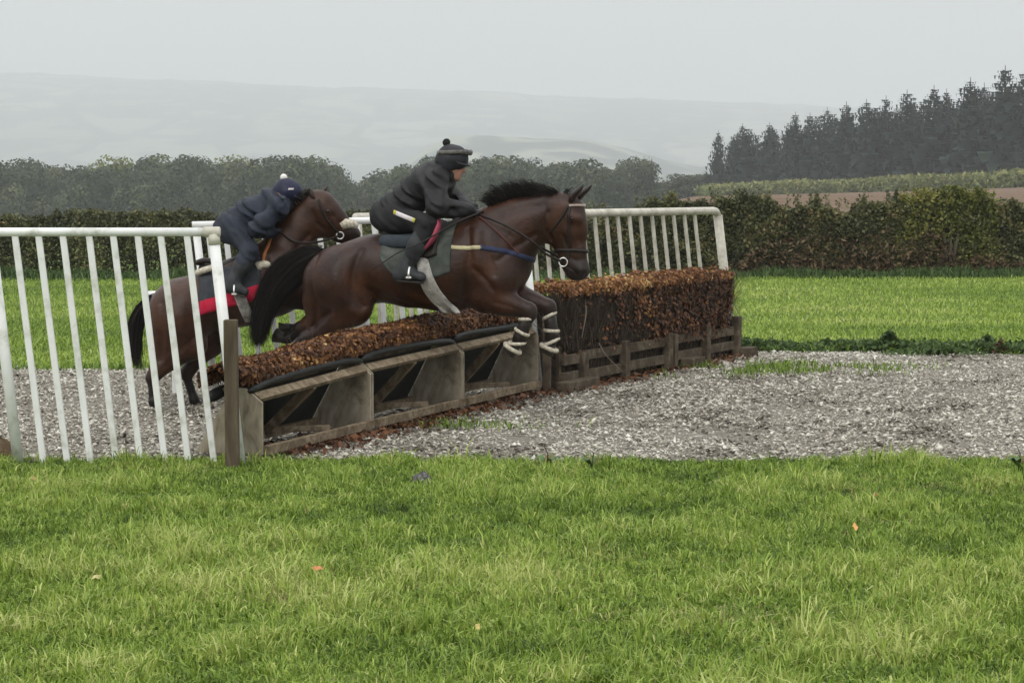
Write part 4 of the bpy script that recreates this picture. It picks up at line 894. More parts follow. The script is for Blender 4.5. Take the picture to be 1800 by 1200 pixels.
def hand(prims, wrist, grip, palm_n, side, tone, s=1.0):
    """adds a gripping hand to a body: palm, four curled fingers, thumb"""
    w, g_ = np.array(wrist), np.array(grip); d = g_ - w; d /= np.linalg.norm(d); pn = np.array(palm_n, float); pn -= d * (pn @ d); pn /= np.linalg.norm(pn); ac = np.cross(d, pn)
    k = w + d * .075 * s
    prims.append((tuple(w), tuple(k), .026 * s, .030 * s, 1, .02, tone))
    for i, L in enumerate((.034, .038, .035, .027)):
        b = k + ac * (.026 - .0175 * i) * s; m1 = b + (d * .7 + pn * .6) * L * s; m2 = m1 + (pn * .9 - d * .5) * L * .8 * s; m3 = m2 + (-d * .9 + pn * .1) * L * .6 * s
        for a_, b_, r1, r2 in ((b, m1, .0105, .0098), (m1, m2, .0098, .009), (m2, m3, .009, .008)): prims.append((tuple(a_), tuple(b_), r1 * s, r2 * s, 1, .006, tone))
    t0 = w + d * .03 * s + ac * .028 * s; t1 = t0 + (d * .6 + ac * .35 + pn * .6) * .035 * s; t2 = t1 + (d * .8 + pn * .5 - ac * .3) * .028 * s
    prims.append((tuple(t0), tuple(t1), .013 * s, .0115 * s, 1, .01, tone)); prims.append((tuple(t1), tuple(t2), .0115 * s, .009 * s, 1, .006, tone))

# ------------------------------------------------------------------ jumping horse
H1 = Frame(735, 15.6, math.radians(14))
def c1(p, q, ra, rb=None, y=0.0, y2=None, ls=1.0, k=.06, t=1.0):
    return (tuple(H1(p[0], p[1], y)), tuple(H1(q[0], q[1], y if y2 is None else y2)), ra, ra if rb is None else rb, ls, k, t)
pr = [
 c1((602, 491), (662, 472), .25, .222, ls=1.02, k=.08), c1((662, 470), (722, 474), .225, .255, ls=1.02, k=.08), c1((722, 474), (788, 472), .25, .292, ls=.98, k=.08),
 c1((788, 472), (846, 458), .292, .28, ls=.86, k=.08), c1((846, 458), (880, 466), .285, .22, ls=.8, k=.08),
 c1((840, 400), (862, 398), .075, .07, ls=.6, k=.09),                                           # withers
 c1((858, 442), (890, 416), .24, .198, ls=.66, k=.09), c1((890, 416), (920, 393), .198, .152, ls=.60, k=.09), c1((920, 393), (962, 374), .152, .12, ls=.58, k=.08), c1((962, 374), (984, 364), .12, .09, ls=.62, k=.06),
 c1((984, 366), (1002, 372), .085, .088, ls=.8, k=.05), c1((1002, 372), (1005, 402), .092, .098, ls=.70, k=.05),         # skull
 c1((980, 392), (988, 404), .112, .10, ls=.62, k=.05), c1((1005, 402), (1010, 440), .098, .072, ls=.62, k=.05), c1((1010, 440), (1015, 470), .072, .075, ls=.72, k=.04, t=(1, .25)),
 c1((985, 412), (998, 452), .075, .05, ls=.5, k=.05, t=(1, .7)), c1((1000, 462), (1008, 480), .045, .042, ls=.7, k=.04, t=.2), c1((1016, 470), (1021, 476), .06, .056, ls=.85, k=.04, t=.12)]
for sgn in (-1, 1):
    y = .11 * sgn
    pr += [c1((572, 492), (600, 520), .155, .17, y=y, ls=.9, k=.08), c1((600, 474), (640, 456), .15, .13, y=.1 * sgn, k=.08),
           c1((842, 440), (872, 492), .12, .125, y=.13 * sgn, ls=.7, k=.08), c1((872, 492), (848, 522), .125, .10, y=.13 * sgn, ls=.8, k=.06),     # shoulder blade, upper arm
           c1((1006, 381), (1014, 384), .03, .028, y=.068 * sgn, k=.03), c1((1022, 474), (1024, 482), .028, .024, y=.036 * sgn, k=.02, t=.05)]
# hind legs: near (right) -.14, far +.14
yN, yF = -.145, .145
pr += [c1((598, 500), (622, 540), .185, .125, y=yN, ls=.8, k=.07), c1((622, 540), (562, 584), .118, .066, y=yN, y2=-.13, ls=.85, k=.05), c1((556, 530), (556, 578), .105, .055, y=-.12, ls=.8, k=.06),
       c1((562, 584), (536, 594), .06, .052, y=-.13, ls=.8, k=.03, t=(.9, .3)), c1((536, 594), (508, 622), .042, .033, y=-.13, k=.02, t=.0), c1((508, 622), (503, 632), .04, .034, y=-.13, k=.02, t=0), c1((503, 632), (490, 638), .033, .036, y=-.13, k=.02, t=0)]
pr += [c1((592, 500), (612, 535), .18, .12, y=yF, ls=.8, k=.07), c1((612, 535), (545, 570), .112, .06, y=yF, y2=.13, ls=.85, k=.05),
       c1((545, 570), (528, 576), .055, .05, y=.13, ls=.8, k=.03, t=(.9, .3)), c1((528, 576), (508, 594), .042, .034, y=.13, k=.02, t=0), c1((508, 594), (502, 596), .04, .034, y=.13, k=.02, t=0), c1((502, 596), (496, 594), .033, .037, y=.13, k=.02, t=0)]
# fore legs folded under
fl = {}
for key, y, E, K, Fl, Pa, Hf in (('near', -.13, (862, 524), (930, 545), (914, 594), (905, 608), (897, 616)), ('far', .12, (890, 514), (964, 539), (971, 592), (968, 606), (962, 616))):
    y2 = y * .9
    pr += [c1(E, K, .102, .05, y=y, y2=y2, ls=.85, k=.05, t=(1, .55)), c1(((E[0] * .6 + K[0] * .4), (E[1] * .6 + K[1] * .4) + 3), ((E[0] * .3 + K[0] * .7), (E[1] * .3 + K[1] * .7) + 2), .072, .05, y=y, k=.05),
           c1(K, (K[0] + 2, K[1] + 8), .052, .048, y=y2, k=.03, t=.3), c1((K[0] + 2, K[1] + 8), Fl, .038, .032, y=y2, k=.02, t=0), c1(Fl, Fl, .042, .042, y=y2, k=.02, t=0), c1(Fl, Pa, .036, .036, y=y2, k=.02, t=0)]
    fl[key] = [H1(*K, y2), H1(*Fl, y2), H1(*Pa, y2), H1(*Hf, y2)]
cuts = [(tuple(H1(1028, 479, s * .062)), tuple(H1(1023, 484, s * .045)), .014, .010) for s in (-1, 1)]
horse1 = thing('horse', 'dark bay horse jumping the low fence, carrying the rider in black', 'horse', H1.o, -H1.yaw)
GV1 = [([H1(652, 440), H1(640, 478), H1(641, 515), H1(652, 535)], .03, .022), ([H1(618, 440), H1(612, 480), H1(622, 520)], .05, -.012), ([H1(572, 450), H1(566, 490), H1(572, 540), H1(566, 572)], .022, .014), ([H1(600, 545), H1(575, 562), H1(556, 580)], .018, .012),
  ([H1(836, 404), H1(842, 440), H1(836, 480), H1(826, 515)], .024, .016), ([H1(862, 410), H1(876, 450), H1(884, 480)], .02, .013), ([H1(850, 470), H1(870, 490), H1(880, 505)], .018, .012), ([H1(852, 425), H1(858, 465)], .035, -.012),
  ([H1(945, 412), H1(915, 432), H1(890, 455)], .018, .012), ([H1(968, 372), H1(962, 395), H1(972, 420)], .014, .012), ([H1(880, 380), H1(920, 368), H1(960, 362)], .03, .008), ([H1(1020, 398), H1(1022, 430)], .012, .008), ([H1(992, 412), H1(1004, 438)], .012, .01),
  ([H1(880, 528), H1(905, 535), H1(925, 543)], .010, .008), ([H1(715, 500), H1(760, 516), H1(815, 520)], .02, .008), ([H1(660, 505), H1(690, 520), H1(735, 534)], .02, .009), ([H1(545, 583), H1(530, 590)], .008, .006), ([H1(998, 466), H1(1010, 474), H1(1024, 487)], .006, .009), ([H1(1006, 452), H1(1016, 458), H1(1026, 456)], .012, .006)]
GV1 += [([H1(x, 455), H1(x - 8, 490), H1(x - 6, 515)], .011, .005) for x in (690, 706, 722, 738, 754)]
me1 = sdf_mesh('body', pr, .0105, cuts, grooves=GV1)
body1 = obj('body', me1, M['coat1'], horse1); sk1 = Skin(me1)
for sgn, e0, e1 in ((-1, (1002, 356), (1026, 324)), (1, (1014, 354), (1041, 324))): ear(H1(*e0, .05 * sgn), H1(*e1, .06 * sgn), .041, 'ear', horse1, M['coat1'])
for sgn in (-1, 1):
    p = H1(1011, 385, 0); q = sk1.side(p[0], p[2], sgn, -.012); MB().tube([q + (0, -.016, 0), q, q + (0, .016, 0)], [.006, .021, .006], 12).build('eye', M['eye'], horse1, True)
for key in fl: a_, b_, c_, d_ = fl[key]; hoof_at(c_ + (d_ - c_) * .35, d_ - c_, 'hoof', horse1, .85)
hoof_at(H1(486, 640, -.13), H1(470, 642, -.13) - H1(486, 640, -.13), 'hoof', horse1, .85); hoof_at(H1(494, 593, .13), H1(486, 590, .13) - H1(494, 593, .13), 'hoof', horse1, .85)
# brushing boots with rolled fleece edges
for key in ('near', 'far'):
    K, Fl, Pa, Hf = fl[key]; ax = Fl - K; ax /= np.linalg.norm(ax); bt = thing('leg_boot', None, None); bt.parent = horse1
    del_ = [MB().tube([K + ax * .05, K + ax * .12, Fl - ax * .02, Fl + ax * .03], [.047, .046, .05, .052], 14).build('shell', M['leather'], bt, True)]
    fleece_ring(K + ax * .065, ax + np.array((.35, 0, .1)), .047, 'fleece_roll', bt); fleece_ring(Fl - ax * .045, ax - np.array((.2, 0, 0)), .05, 'fleece_roll', bt)
    fleece_ring(Pa + (Hf - Pa) * .5, Hf - Pa + np.array((0, 0, -.02)), .06, 'fleece_roll', bt, r=.016); fleece_ring(Fl + (Pa - Fl) * .6, ax + np.array((.3, .1, 0)), .056, 'fleece_roll', bt)
# mane, forelock, tail
crest = [(868, 364), (890, 357), (915, 351), (940, 348), (962, 347), (985, 347)]
cr = smooth_path([H1(*p, 0) for p in crest], 26); gd = []
for i, c in enumerate(cr):
    f = i / 25; L = (.075 + .03 * math.sin(i * 1.9)) * (1 - .55 * max(0, f - .62) / .38) * (.6 + .4 * min(1, f * 6)); gd.append(np.array([c - (0, 0, .03), c + (-.02, -.02, L * .5), c + (-.055, -.03 + .02 * math.sin(i), L), c + (-.095, -.04, L * 1.02)]))
strands('mane', None, gd, 3400, .0022, .024, M['hair'], horse1, 5, tone=(0, .7), segs=6)
gd = [np.array([H1(990, 350, 0), H1(994, 342, 0), H1(1000, 336, 0), H1(1004, 340, -.02)]), np.array([H1(992, 352, 0), H1(1003, 350, -.02), H1(1008, 358, -.03), H1(1010, 366, -.03)])]
strands('forelock', None, gd, 90, .0035, .016, M['hair'], horse1, 6, tone=(0, .7))
gd = [np.array([H1(x, y, q) for x, y in P]) for q, P in (
 (0, ((562, 446), (540, 444), (510, 456), (478, 490), (460, 540), (453, 602))), (-.03, ((562, 450), (538, 456), (505, 482), (480, 520), (466, 560), (460, 604))), (.03, ((562, 444), (530, 446), (488, 468), (462, 510), (450, 560), (447, 596))),
 (-.02, ((560, 456), (540, 472), (518, 500), (492, 522), (472, 556), (462, 596))), (.0, ((562, 446), (534, 450), (500, 476), (474, 516), (456, 566), (450, 604))), (-.04, ((560, 452), (542, 464), (522, 486), (500, 505), (478, 538), (464, 585))))]
strands('tail', None, gd, 6000, .0022, .0135, M['hair'], horse1, 7, tone=(0, .5), segs=9, rootspread=.016)
strands('tail_wisps', None, gd, 260, .0016, .045, M['hair'], horse1, 8, tone=(0, .6), segs=9, rootspread=.016)

# tack of the jumping horse
sd1 = thing('saddle', 'dark exercise saddle with pink knee flap under the rider in black', 'saddle', H1.o, -H1.yaw)
cl1 = thing('saddle_cloth', 'grey-green quilted saddle cloth on the jumping horse', 'saddle cloth', H1.o, -H1.yaw)
x0, x1 = H1(667, 450, -.25)[0], H1(793, 450, -.25)[0]; zz = lambda py: H1(730, py, -.25)[2]
for sgn, nm in ((-1, 'side_panel'), (1, 'side_panel')):
    drape(sk1, (x0, x1, lambda f: zz(424 - 8 * f), lambda f: zz(456 + 30 * math.sin(min(1, f * 3.2) * math.pi / 2) - 10 * max(0, f - .85) / .15)), None, 22, 16, .012, M['cloth_green'], nm, cl1, sgn)
mb = MB(); V = []; nx_ = 14; na = 12
for i in range(nx_ + 1):
    x = x0 + (x1 - x0) * i / nx_; a = sk1.side(x, zz(424 - 8 * i / nx_), -1, .012); b = sk1.side(x, zz(424 - 8 * i / nx_), 1, .012)
    for k in range(na + 1):
        g_ = k / na; hit = sk1.t.ray_cast(Vector((x, a[1] + (b[1] - a[1]) * g_, 2.6)), Vector((0, 0, -1))); V.append(np.array(hit[0]) + (0, 0, .013) if hit[0] and 0 < k < na else (a if k < na / 2 else b))
o_ = mb.add(V, [(i * (na + 1) + k, (i + 1) * (na + 1) + k, (i + 1) * (na + 1) + k + 1, i * (na + 1) + k + 1) for i in range(nx_) for k in range(na)]).build('top_panel', M['cloth_green'], cl1, True)
o_.modifiers.new('thickness', 'SOLIDIFY').thickness = .012
seat = [H1(675, 407, 0), H1(700, 412, 0), H1(735, 410, 0), H1(765, 402, 0), H1(785, 392, 0)]
MB().tube(smooth_path(seat, 16), [.03, .05, .06, .062, .06, .06, .06, .06, .06, .06, .06, .058, .055, .05, .045, .02], 12, flat=2.1, ref=(0, 0, 1)).build('seat', M['leather'], sd1, True)
for sgn in (-1, 1):
    # pink knee flap: banana-shaped pad curving down in front of the knee
    P = smooth_path([H1(758, 378, -.2), H1(770, 388, -.24), H1(768, 404, -.28), H1(758, 424, -.31), H1(742, 442, -.315)], 14); P[:, 1] *= -sgn
    MB().tube(P, .031 * np.sin(np.linspace(.5, 2.75, 14)) + .008, 10, flat=.5, ref=(0, 1, 0)).build('knee_flap', M['pink'], sd1, True)
    P = [H1(735, 418, -.26), H1(745, 440, -.3)]
    drape(sk1, (H1(716, 430, -.28)[0], H1(768, 430, -.28)[0], lambda f: zz(415), lambda f: zz(448 + 8 * math.sin(f * 3.1))), None, 8, 8, .03, M['leather'], 'flap', sd1, sgn)
    P = np.array([H1(733, 425, -.31), H1(728, 452, -.325), H1(724, 474, -.34)]); P[:, 1] *= -sgn
    MB().tube(P, .012, 8, flat=.3).build('stirrup_leather', M['leather'], sd1, True)
    c = H1(722, 486, -.345); c[1] *= -sgn; st_ = thing('stirrup', None, None); st_.parent = sd1
    arch = [c + (0, -.055 * math.cos(a), .075 * math.sin(a)) for a in np.linspace(0, math.pi, 11)]
    MB().tube(arch, .008, 7).build('arch', M['steel'], st_, True); MB().obox(c + (0, 0, -.006), (.02, 0, 0), (0, .058, 0), (0, 0, .007)).build('tread', M['steel'], st_, bevel=.004)
    # girth sleeve: wide fleece band from flap to belly
gp = [(743, 456, -1), (752, 484, -1), (765, 517, -1), (779, 543, -1)]
V = []; rows = []
W0 = [(733, 754), (735, 759), (739, 767), (748, 778), (761, 791), (774, 803)]; YY = [456, 474, 500, 522, 541, 554]
for (a, b), yy in zip(W0, YY):
    row = []
    for f in np.linspace(0, 1, 7):
        p = H1(a + (b - a) * f, yy - 3 * math.sin(f * 3.14), -.28); q = sk1.side(p[0], p[2], -1, .02 + .006 * math.sin(f * 3.14)); row.append((p[0], min(q[1], -.05), p[2]))
    V += row
gb = MB().add(V, [(i * 7 + k, i * 7 + k + 1, (i + 1) * 7 + k + 1, (i + 1) * 7 + k) for i in range(5) for k in range(6)]).build('girth_sleeve', M['girth'], sd1, True)
sb = gb.modifiers.new('sub', 'SUBSURF'); sb.levels = 2; sb.render_levels = 2; so = gb.modifiers.new('thickness', 'SOLIDIFY'); so.thickness = .02; so.offset = 0
ribbon(sk1, [H1(788, 432, -.26), H1(808, 434, -.27), H1(828, 435, -.26), H1(847, 435, -.25)], .028, .005, M['cream_band'], 'breast_girth_end', sd1, 16)
ribbon(sk1, [H1(844, 434, -.25), H1(870, 438, -.22), H1(895, 443, -.17), H1(915, 450, -.1), H1(924, 452, 0), H1(915, 450, .1), H1(880, 440, .2), H1(840, 434, .26), H1(790, 432, .28)], .036, .005, M['navy_band'], 'breast_girth', sd1, 50)
ribbon(sk1, [H1(845, 385, -.1), H1(862, 400, -.14), H1(885, 420, -.15), H1(908, 445, -.11)], .014, .01, flat_mat('pinkish_strap', (.07, .022, .018), .6), 'neck_strap', sd1, 20)

br1 = thing('bridle', 'dark leather bridle with reins on the jumping horse', 'bridle', H1.o, -H1.yaw)
for sgn in (-1, 1):
    ribbon(sk1, [H1(1001, 362, .09 * sgn), H1(1000, 390, .09 * sgn), H1(999, 425, .08 * sgn), H1(998, 455, .06 * sgn)], .018, .009, M['leather'], 'cheek_strap', br1, 20)
    ribbon(sk1, [H1(999, 362, .08 * sgn), H1(985, 385, .09 * sgn), H1(966, 408, .07 * sgn)], .015, .008, M['leather'], 'throat_lash', br1, 14)
    c = H1(994, 460, 0); q = sk1.side(c[0], c[2], sgn, .012); MB().torus(q, (0, 1, 0), .03, .005).build('bit_ring', M['steel'], br1, True)
    hnd = H1(838, 377, .09 * sgn); pts = [q, q + (H1(965, 445, 0) - H1(994, 460, 0)) + (0, sgn * .03, 0), H1(940, 428, .17 * sgn), H1(900, 402, .2 * sgn), H1(865, 386, .19 * sgn), hnd]
    MB().tube(smooth_path(pts, 30), .0085, 7, flat=.5).build('rein', M['leather'], br1, True)
ribbon(sk1, [H1(1000, 361, -.09), H1(1014, 359, -.09), H1(1028, 361, -.02), H1(1028, 361, .02), H1(1014, 359, .09), H1(1000, 361, .09)], .016, .011, flat_mat('pale_browband', (.34, .27, .24), .5), 'browband', br1, 26)
ribbon(sk1, [H1(978, 440, 0), H1(985, 440, -.05), H1(1003, 440, -.08), H1(1022, 441, -.06), H1(1033, 442, 0), H1(1022, 441, .06), H1(1003, 440, .08), H1(985, 440, .05), H1(978, 440, 0)], .024, .011, M['leather'], 'noseband', br1, 44)

# ------------------------------------------------------------------ riders
def rider(fr, label, J, mats, s, seed):
    """J: joints in photo points (x, y, side metres)"""
    hs = mats.get('hs', 1.0)
    root = thing('person', label, 'person', fr.o, -fr.yaw); g_ = {k: fr(*v) for k, v in J.items()}
    P = lambda a, b, ra, rb, ls=1.0, k=.05, t=0.: (tuple(g_[a] if isinstance(a, str) else a), tuple(g_[b] if isinstance(b, str) else b), ra * s, rb * s, ls, k, t)
    mid = lambda a, b, f: g_[a] * (1 - f) + g_[b] * f
    tor = [P('pelvis', 'waist', .122, .114, 1.15), P('waist', 'chest', .114, .126, 1.15), P('chest', 'neck0', .124, .078, 1.15, .06), P('rump', 'pelvis', .114, .12, 1.15)]
    for q, sg in (('r', -1), ('l', 1)):
        tor += [P('chest', 'sho_' + q, .09, .068, 1, .07)]
    arms = []
    for q in 'rl': arms += [P('sho_' + q, 'elb_' + q, .07, .056, 1, .04), P('elb_' + q, 'wri_' + q, .056, .036, 1, .03)]
    legs = []
    for q in 'rl': legs += [P('hip_' + q, 'kne_' + q, .098, .066, 1, .05), P('kne_' + q, 'ank_' + q, .06, .04, 1, .03), P('rump', 'hip_' + q, .104, .106, 1, .05), P(mid('kne_' + q, 'ank_' + q, .12), mid('kne_' + q, 'ank_' + q, .45), .056, .058, 1, .04)]
    feet = []
    for q in 'rl': feet += [P('heel_' + q, 'ball_' + q, .036, .034, .95, .03), P('ball_' + q, 'toe_' + q, .034, .026, 1.1, .02), P('ank_' + q, 'heel_' + q, .04, .036, 1, .03)]
    f = g_['nose'] - g_['head']; f[1] = 0; f /= np.linalg.norm(f); up = np.array((-f[2], 0, f[0])); hc = g_['head']; lt = np.array((0, 1., 0))
    hp = lambda a, b, c=0.: tuple(hc + f * a * s + up * b * s + lt * c * s)
    head = [P('neck0', 'neck1', .055, .052, 1, .04, 1.), P(hp(-.02, .03), hp(.0, .04), .092, .088, .86, .04, 1.), P(hp(.02, -.01), hp(.045, -.075), .072, .038, .8, .04, 1.), P(hp(.075, .005), hp(.098, -.028), .014, .017, .9, .02, 1.), P(hp(.07, .03, -.03), hp(.07, .03, .03), .02, .02, 1, .02, 1.),
            P(hp(.072, -.055, -.015), hp(.072, -.055, .015), .016, .016, 1, .012, 1.), P(hp(.062, -.09), hp(.06, -.095), .022, .02, 1, .02, 1.), P(hp(-.01, .0, -.085), hp(-.02, .03, -.088), .014, .018, .6, .01, 1.), P(hp(-.01, .0, .085), hp(-.02, .03, .088), .014, .018, .6, .01, 1.)]
    hands = []
    for q, sg in (('r', -1), ('l', 1)): hand(hands, g_['wri_' + q], g_['grip_' + q], (0.1, -sg * .75, -.6), q, 0., s)
    thin = lambda pl, c: [(a, b, max(.012, ra - c), max(.012, rb - c), ls, k, t) for a, b, ra, rb, ls, k, t in pl]
    obj('body', sdf_mesh('body', thin(tor + arms + legs + feet, .012) + head + hands, .0085), M['skin'], root)
    obj('jacket', sdf_mesh('jacket', thin(tor[:3] + tor[4:], -.006) + thin(arms, -.009) + [P('pelvis', 'pelvis', .126, .126, 1.15)], .0095, wrinkle=.06, seed=seed), mats['jacket'], root)
    obj('breeches', sdf_mesh('breeches', [P('rump', 'pelvis', .119, .123, 1.18)] + thin(legs, -.002), .0095, wrinkle=.035, seed=seed + 3), mats['breeches'], root)
    for q in 'rl':
        bt = [P(mid('kne_' + q, 'ank_' + q, .2), mid('kne_' + q, 'ank_' + q, .5), .062, .064, 1, .04), P(mid('kne_' + q, 'ank_' + q, .5), 'ank_' + q, .062, .047, 1, .04)] + thin([feet[0 if q == 'r' else 3], feet[1 if q == 'r' else 4], feet[2 if q == 'r' else 5]], -.007)
        o = obj('boot', sdf_mesh('boot', bt, .009, wrinkle=.008, seed=seed + 5), mats['boot'], root)
        MB().obox((g_['heel_' + q] + g_['toe_' + q]) / 2 - (0, 0, .040 * s), (g_['toe_' + q] - g_['heel_' + q]) * .55, (0, .036 * s, 0), (0, 0, .008 * s)).build('sole', M['leather'], o, bevel=.005)
    # collar / neck gaiter, helmet cover, peak, goggles, pompom
    MB().tube([g_['neck0'] - (0, 0, .03), (g_['neck0'] + g_['neck1']) / 2, hc - up * .05 * s - f * .045 * s], [.085 * s, .074 * s, .083 * s], 16).build('neck_gaiter', mats['hat'], root, True)
    hat = obj('helmet_cover', sdf_mesh('helmet_cover', [P(hp(-.022, .038), hp(.012, .042), .112 * hs, .107 * hs, .92, .04), P(hp(-.055, -.01), hp(-.04, .01), .082 * hs, .085 * hs, .95, .04), P(hp(-.01, -.03, -.068), hp(-.015, .02, -.07), .032, .034, 1, .03), P(hp(-.01, -.03, .068), hp(-.015, .02, .07), .032, .034, 1, .03)], .009, wrinkle=.006, seed=seed + 9), mats['hat'], root)
    V = [];
    for j, (ra, dz) in enumerate(((.09, .0), (.132, -.016))):
        for a in np.linspace(-1.05, 1.05, 13): V.append(hc + f * (ra * math.cos(a)) * s + lt * .098 * math.sin(a) * s * (1 if j == 0 else 1.0) + up * (.028 + dz) * s)
    pk = MB().add(V, [(i, i + 1, 14 + i, 13 + i) for i in range(12)]).build('peak', mats['hat'], root, True); pk.modifiers.new('thickness', 'SOLIDIFY').thickness = .007
    if mats.get('goggle'):
        band = [hc + f * (.120 * math.cos(a) - .008) * s + lt * .106 * math.sin(a) * s + up * (.085 + .032 * math.cos(a)) * s for a in np.linspace(0, 6.283, 33)]
        MB().tube(band, .014 * s, 8, flat=.35, ref=tuple(up), cap=False).build('goggle_strap', mats['goggle'], root, True)
        MB().tube([hc + f * (.122 * math.cos(a) - .002) * s + lt * .103 * math.sin(a) * s + up * .112 * s for a in np.linspace(-.7, .7, 9)], .021 * s, 8, flat=.45, ref=tuple(up)).build('goggles', flat_mat('goggle_lens', (.1, .1, .11), .15), root, True)
    pc = g_['pom']; r = np.random.default_rng(seed); n = 260; q = r.normal(size=(n, 3)); q /= np.linalg.norm(q, axis=1)[:, None]
    pm = obj('pompom', sdf_mesh('pompom', [(tuple(pc), tuple(pc + (.001, 0, 0)), .029 * s, .029 * s, 1, .02, 0)], .005, wrinkle=.012, seed=seed), mats['pom'], root)
    for sg in (-1, 1):
        e = hc + f * .082 * s + up * .012 * s + lt * sg * .03 * s; MB().tube([e - (0, .008, 0), e, e + (0, .008, 0)], [.004, .0105, .004], 10).build('eye', M['eye'], root, True)
    m_ = hc + f * .088 * s - up * .056 * s; MB().tube([m_ - lt * .022 * s - f * .006, m_, m_ + lt * .022 * s - f * .006], [.002, .0045, .002], 6).build('mouth', flat_mat('lips', (.28, .1, .08), .5), root, True)
    return root, g_
J1 = dict(rump=(682, 378, 0), pelvis=(696, 372, 0), waist=(722, 347, 0), chest=(760, 322, 0), neck0=(779, 309, 0), neck1=(789, 300, 0), head=(795, 288, 0), nose=(818, 294, 0), pom=(784, 251, 0),
          sho_r=(765, 318, -.17), sho_l=(774, 318, .17), elb_r=(768, 364, -.26), elb_l=(800, 356, .26), wri_r=(824, 372, -.1), wri_l=(829, 368, .1), grip_r=(843, 377, -.07), grip_l=(847, 373, .07),
          hip_r=(694, 382, -.11), hip_l=(694, 382, .11), kne_r=(750, 394, -.29), kne_l=(750, 394, .29), ank_r=(714, 472, -.335), ank_l=(714, 472, .335), heel_r=(701, 484, -.34), heel_l=(701, 484, .34), ball_r=(724, 483, -.345), ball_l=(724, 483, .345), toe_r=(741, 487, -.355), toe_l=(741, 487, .355))
rd1, g1 = rider(H1, 'person in black jacket and bobble hat crouched over the jumping horse', J1, dict(jacket=M['jacket1'], breeches=M['breeches1'], boot=M['boot'], hat=M['hat1'], goggle=M['goggle'], pom=M['fluff_b'], hs=.92), .96, 40)
a_, b_ = H1(688, 371, -.265), H1(729, 388, -.345)
for nm, f0, f1, mt in (('tape', .1, .2, 'yellow_tape'), ('tape', .2, .92, 'white_tape'), ('tape', .92, 1.0, 'yellow_tape')):
    p, q = a_ + (b_ - a_) * f0, a_ + (b_ - a_) * f1; MB().tube([p, (p + q) / 2 + (0, -.004, 0), q], .016, 8, flat=.25, ref=(0, 1, 0) if False else (0, 0, 1)).build(nm, M[mt], rd1, True)
wh = thing('riding_whip', 'thin dark whip in the hand of the rider in black', 'whip', H1.o, -H1.yaw)
MB().tube(smooth_path([g1['grip_r'] + (.03, -.01, .02), H1(800, 392, -.3), H1(745, 424, -.42), H1(700, 444, -.44), H1(656, 473, -.42)], 24), np.linspace(.007, .0035, 24), 7).build('shaft', M['leather'], wh, True)

MB().tube(smooth_path([H1(668, 424, -.17), H1(690, 424, -.22), H1(715, 424, -.25), H1(738, 420, -.25)], 12), [.03] + [.048] * 10 + [.03], 10, flat=.45, ref=(0, 0, 1)).build('half_pad', flat_mat('slate_pad', (.035, .045, .055), .8), sd1, True)

# ------------------------------------------------------------------ second horse, about to take off
H2 = Frame(400, 16.3, math.radians(-4))
def c2(p, q, ra, rb=None, y=0.0, y2=None, ls=1.0, k=.06, t=1.0):
    return (tuple(H2(p[0], p[1], y)), tuple(H2(q[0], q[1], y if y2 is None else y2)), ra, ra if rb is None else rb, ls, k, t)
pr = [c2((322, 542), (372, 530), .232, .215, ls=.98, k=.08), c2((372, 530), (430, 512), .215, .24, ls=1.0, k=.08), c2((430, 512), (488, 492), .24, .245, ls=.92, k=.08), c2((488, 492), (520, 488), .24, .175, ls=.8, k=.08),
      c2((452, 452), (470, 446), .06, .06, ls=.6, k=.08),
      c2((494, 460), (511, 424), .185, .14, ls=.66, k=.08), c2((511, 424), (531, 396), .14, .112, ls=.62, k=.06), c2((531, 396), (550, 368), .112, .088, ls=.62, k=.05), c2((550, 368), (557, 358), .088, .075, ls=.64, k=.05),
      c2((556, 358), (566, 362), .08, .088, ls=.85, k=.05), c2((566, 362), (583, 382), .092, .09, ls=.74, k=.05), c2((562, 382), (572, 394), .105, .092, ls=.64, k=.05), c2((583, 382), (604, 400), .088, .066, ls=.66, k=.05), c2((604, 402), (616, 410), .06, .062, ls=.75, k=.04, t=(1, .2)),
      c2((575, 400), (592, 412), .055, .042, ls=.55, k=.04), c2((596, 416), (606, 420), .036, .034, ls=.7, k=.03, t=.2), c2((618, 410), (624, 413), .05, .042, ls=.85, k=.03, t=.1)]
for sgn in (-1, 1):
    pr += [c2((296, 540), (312, 570), .13, .15, y=.1 * sgn, ls=.9, k=.07), c2((480, 470), (508, 505), .11, .11, y=.12 * sgn, ls=.75, k=.07), c2((573, 369), (578, 372), .026, .024, y=.058 * sgn, k=.03)]
y = -.13
pr += [c2((312, 560), (336, 604), .18, .115, y=y, ls=.8, k=.07), c2((336, 604), (274, 656), .10, .05, y=y, ls=.85, k=.05), c2((294, 580), (278, 640), .11, .045, y=y, ls=.8, k=.06), c2((274, 656), (266, 664), .05, .046, y=y, k=.03, t=.4), c2((267, 665), (270, 706), .036, .032, y=y, k=.02, t=0), c2((270, 706), (274, 716), .04, .035, y=y, k=.02, t=0)]
y = .13
pr += [c2((340, 555), (368, 600), .18, .115, y=y, ls=.8, k=.07), c2((368, 600), (332, 650), .10, .05, y=y, ls=.85, k=.05), c2((332, 650), (326, 656), .05, .046, y=y, k=.03, t=.4), c2((327, 657), (341, 702), .036, .032, y=y, k=.02, t=0), c2((341, 702), (347, 711), .04, .035, y=y, k=.02, t=0)]
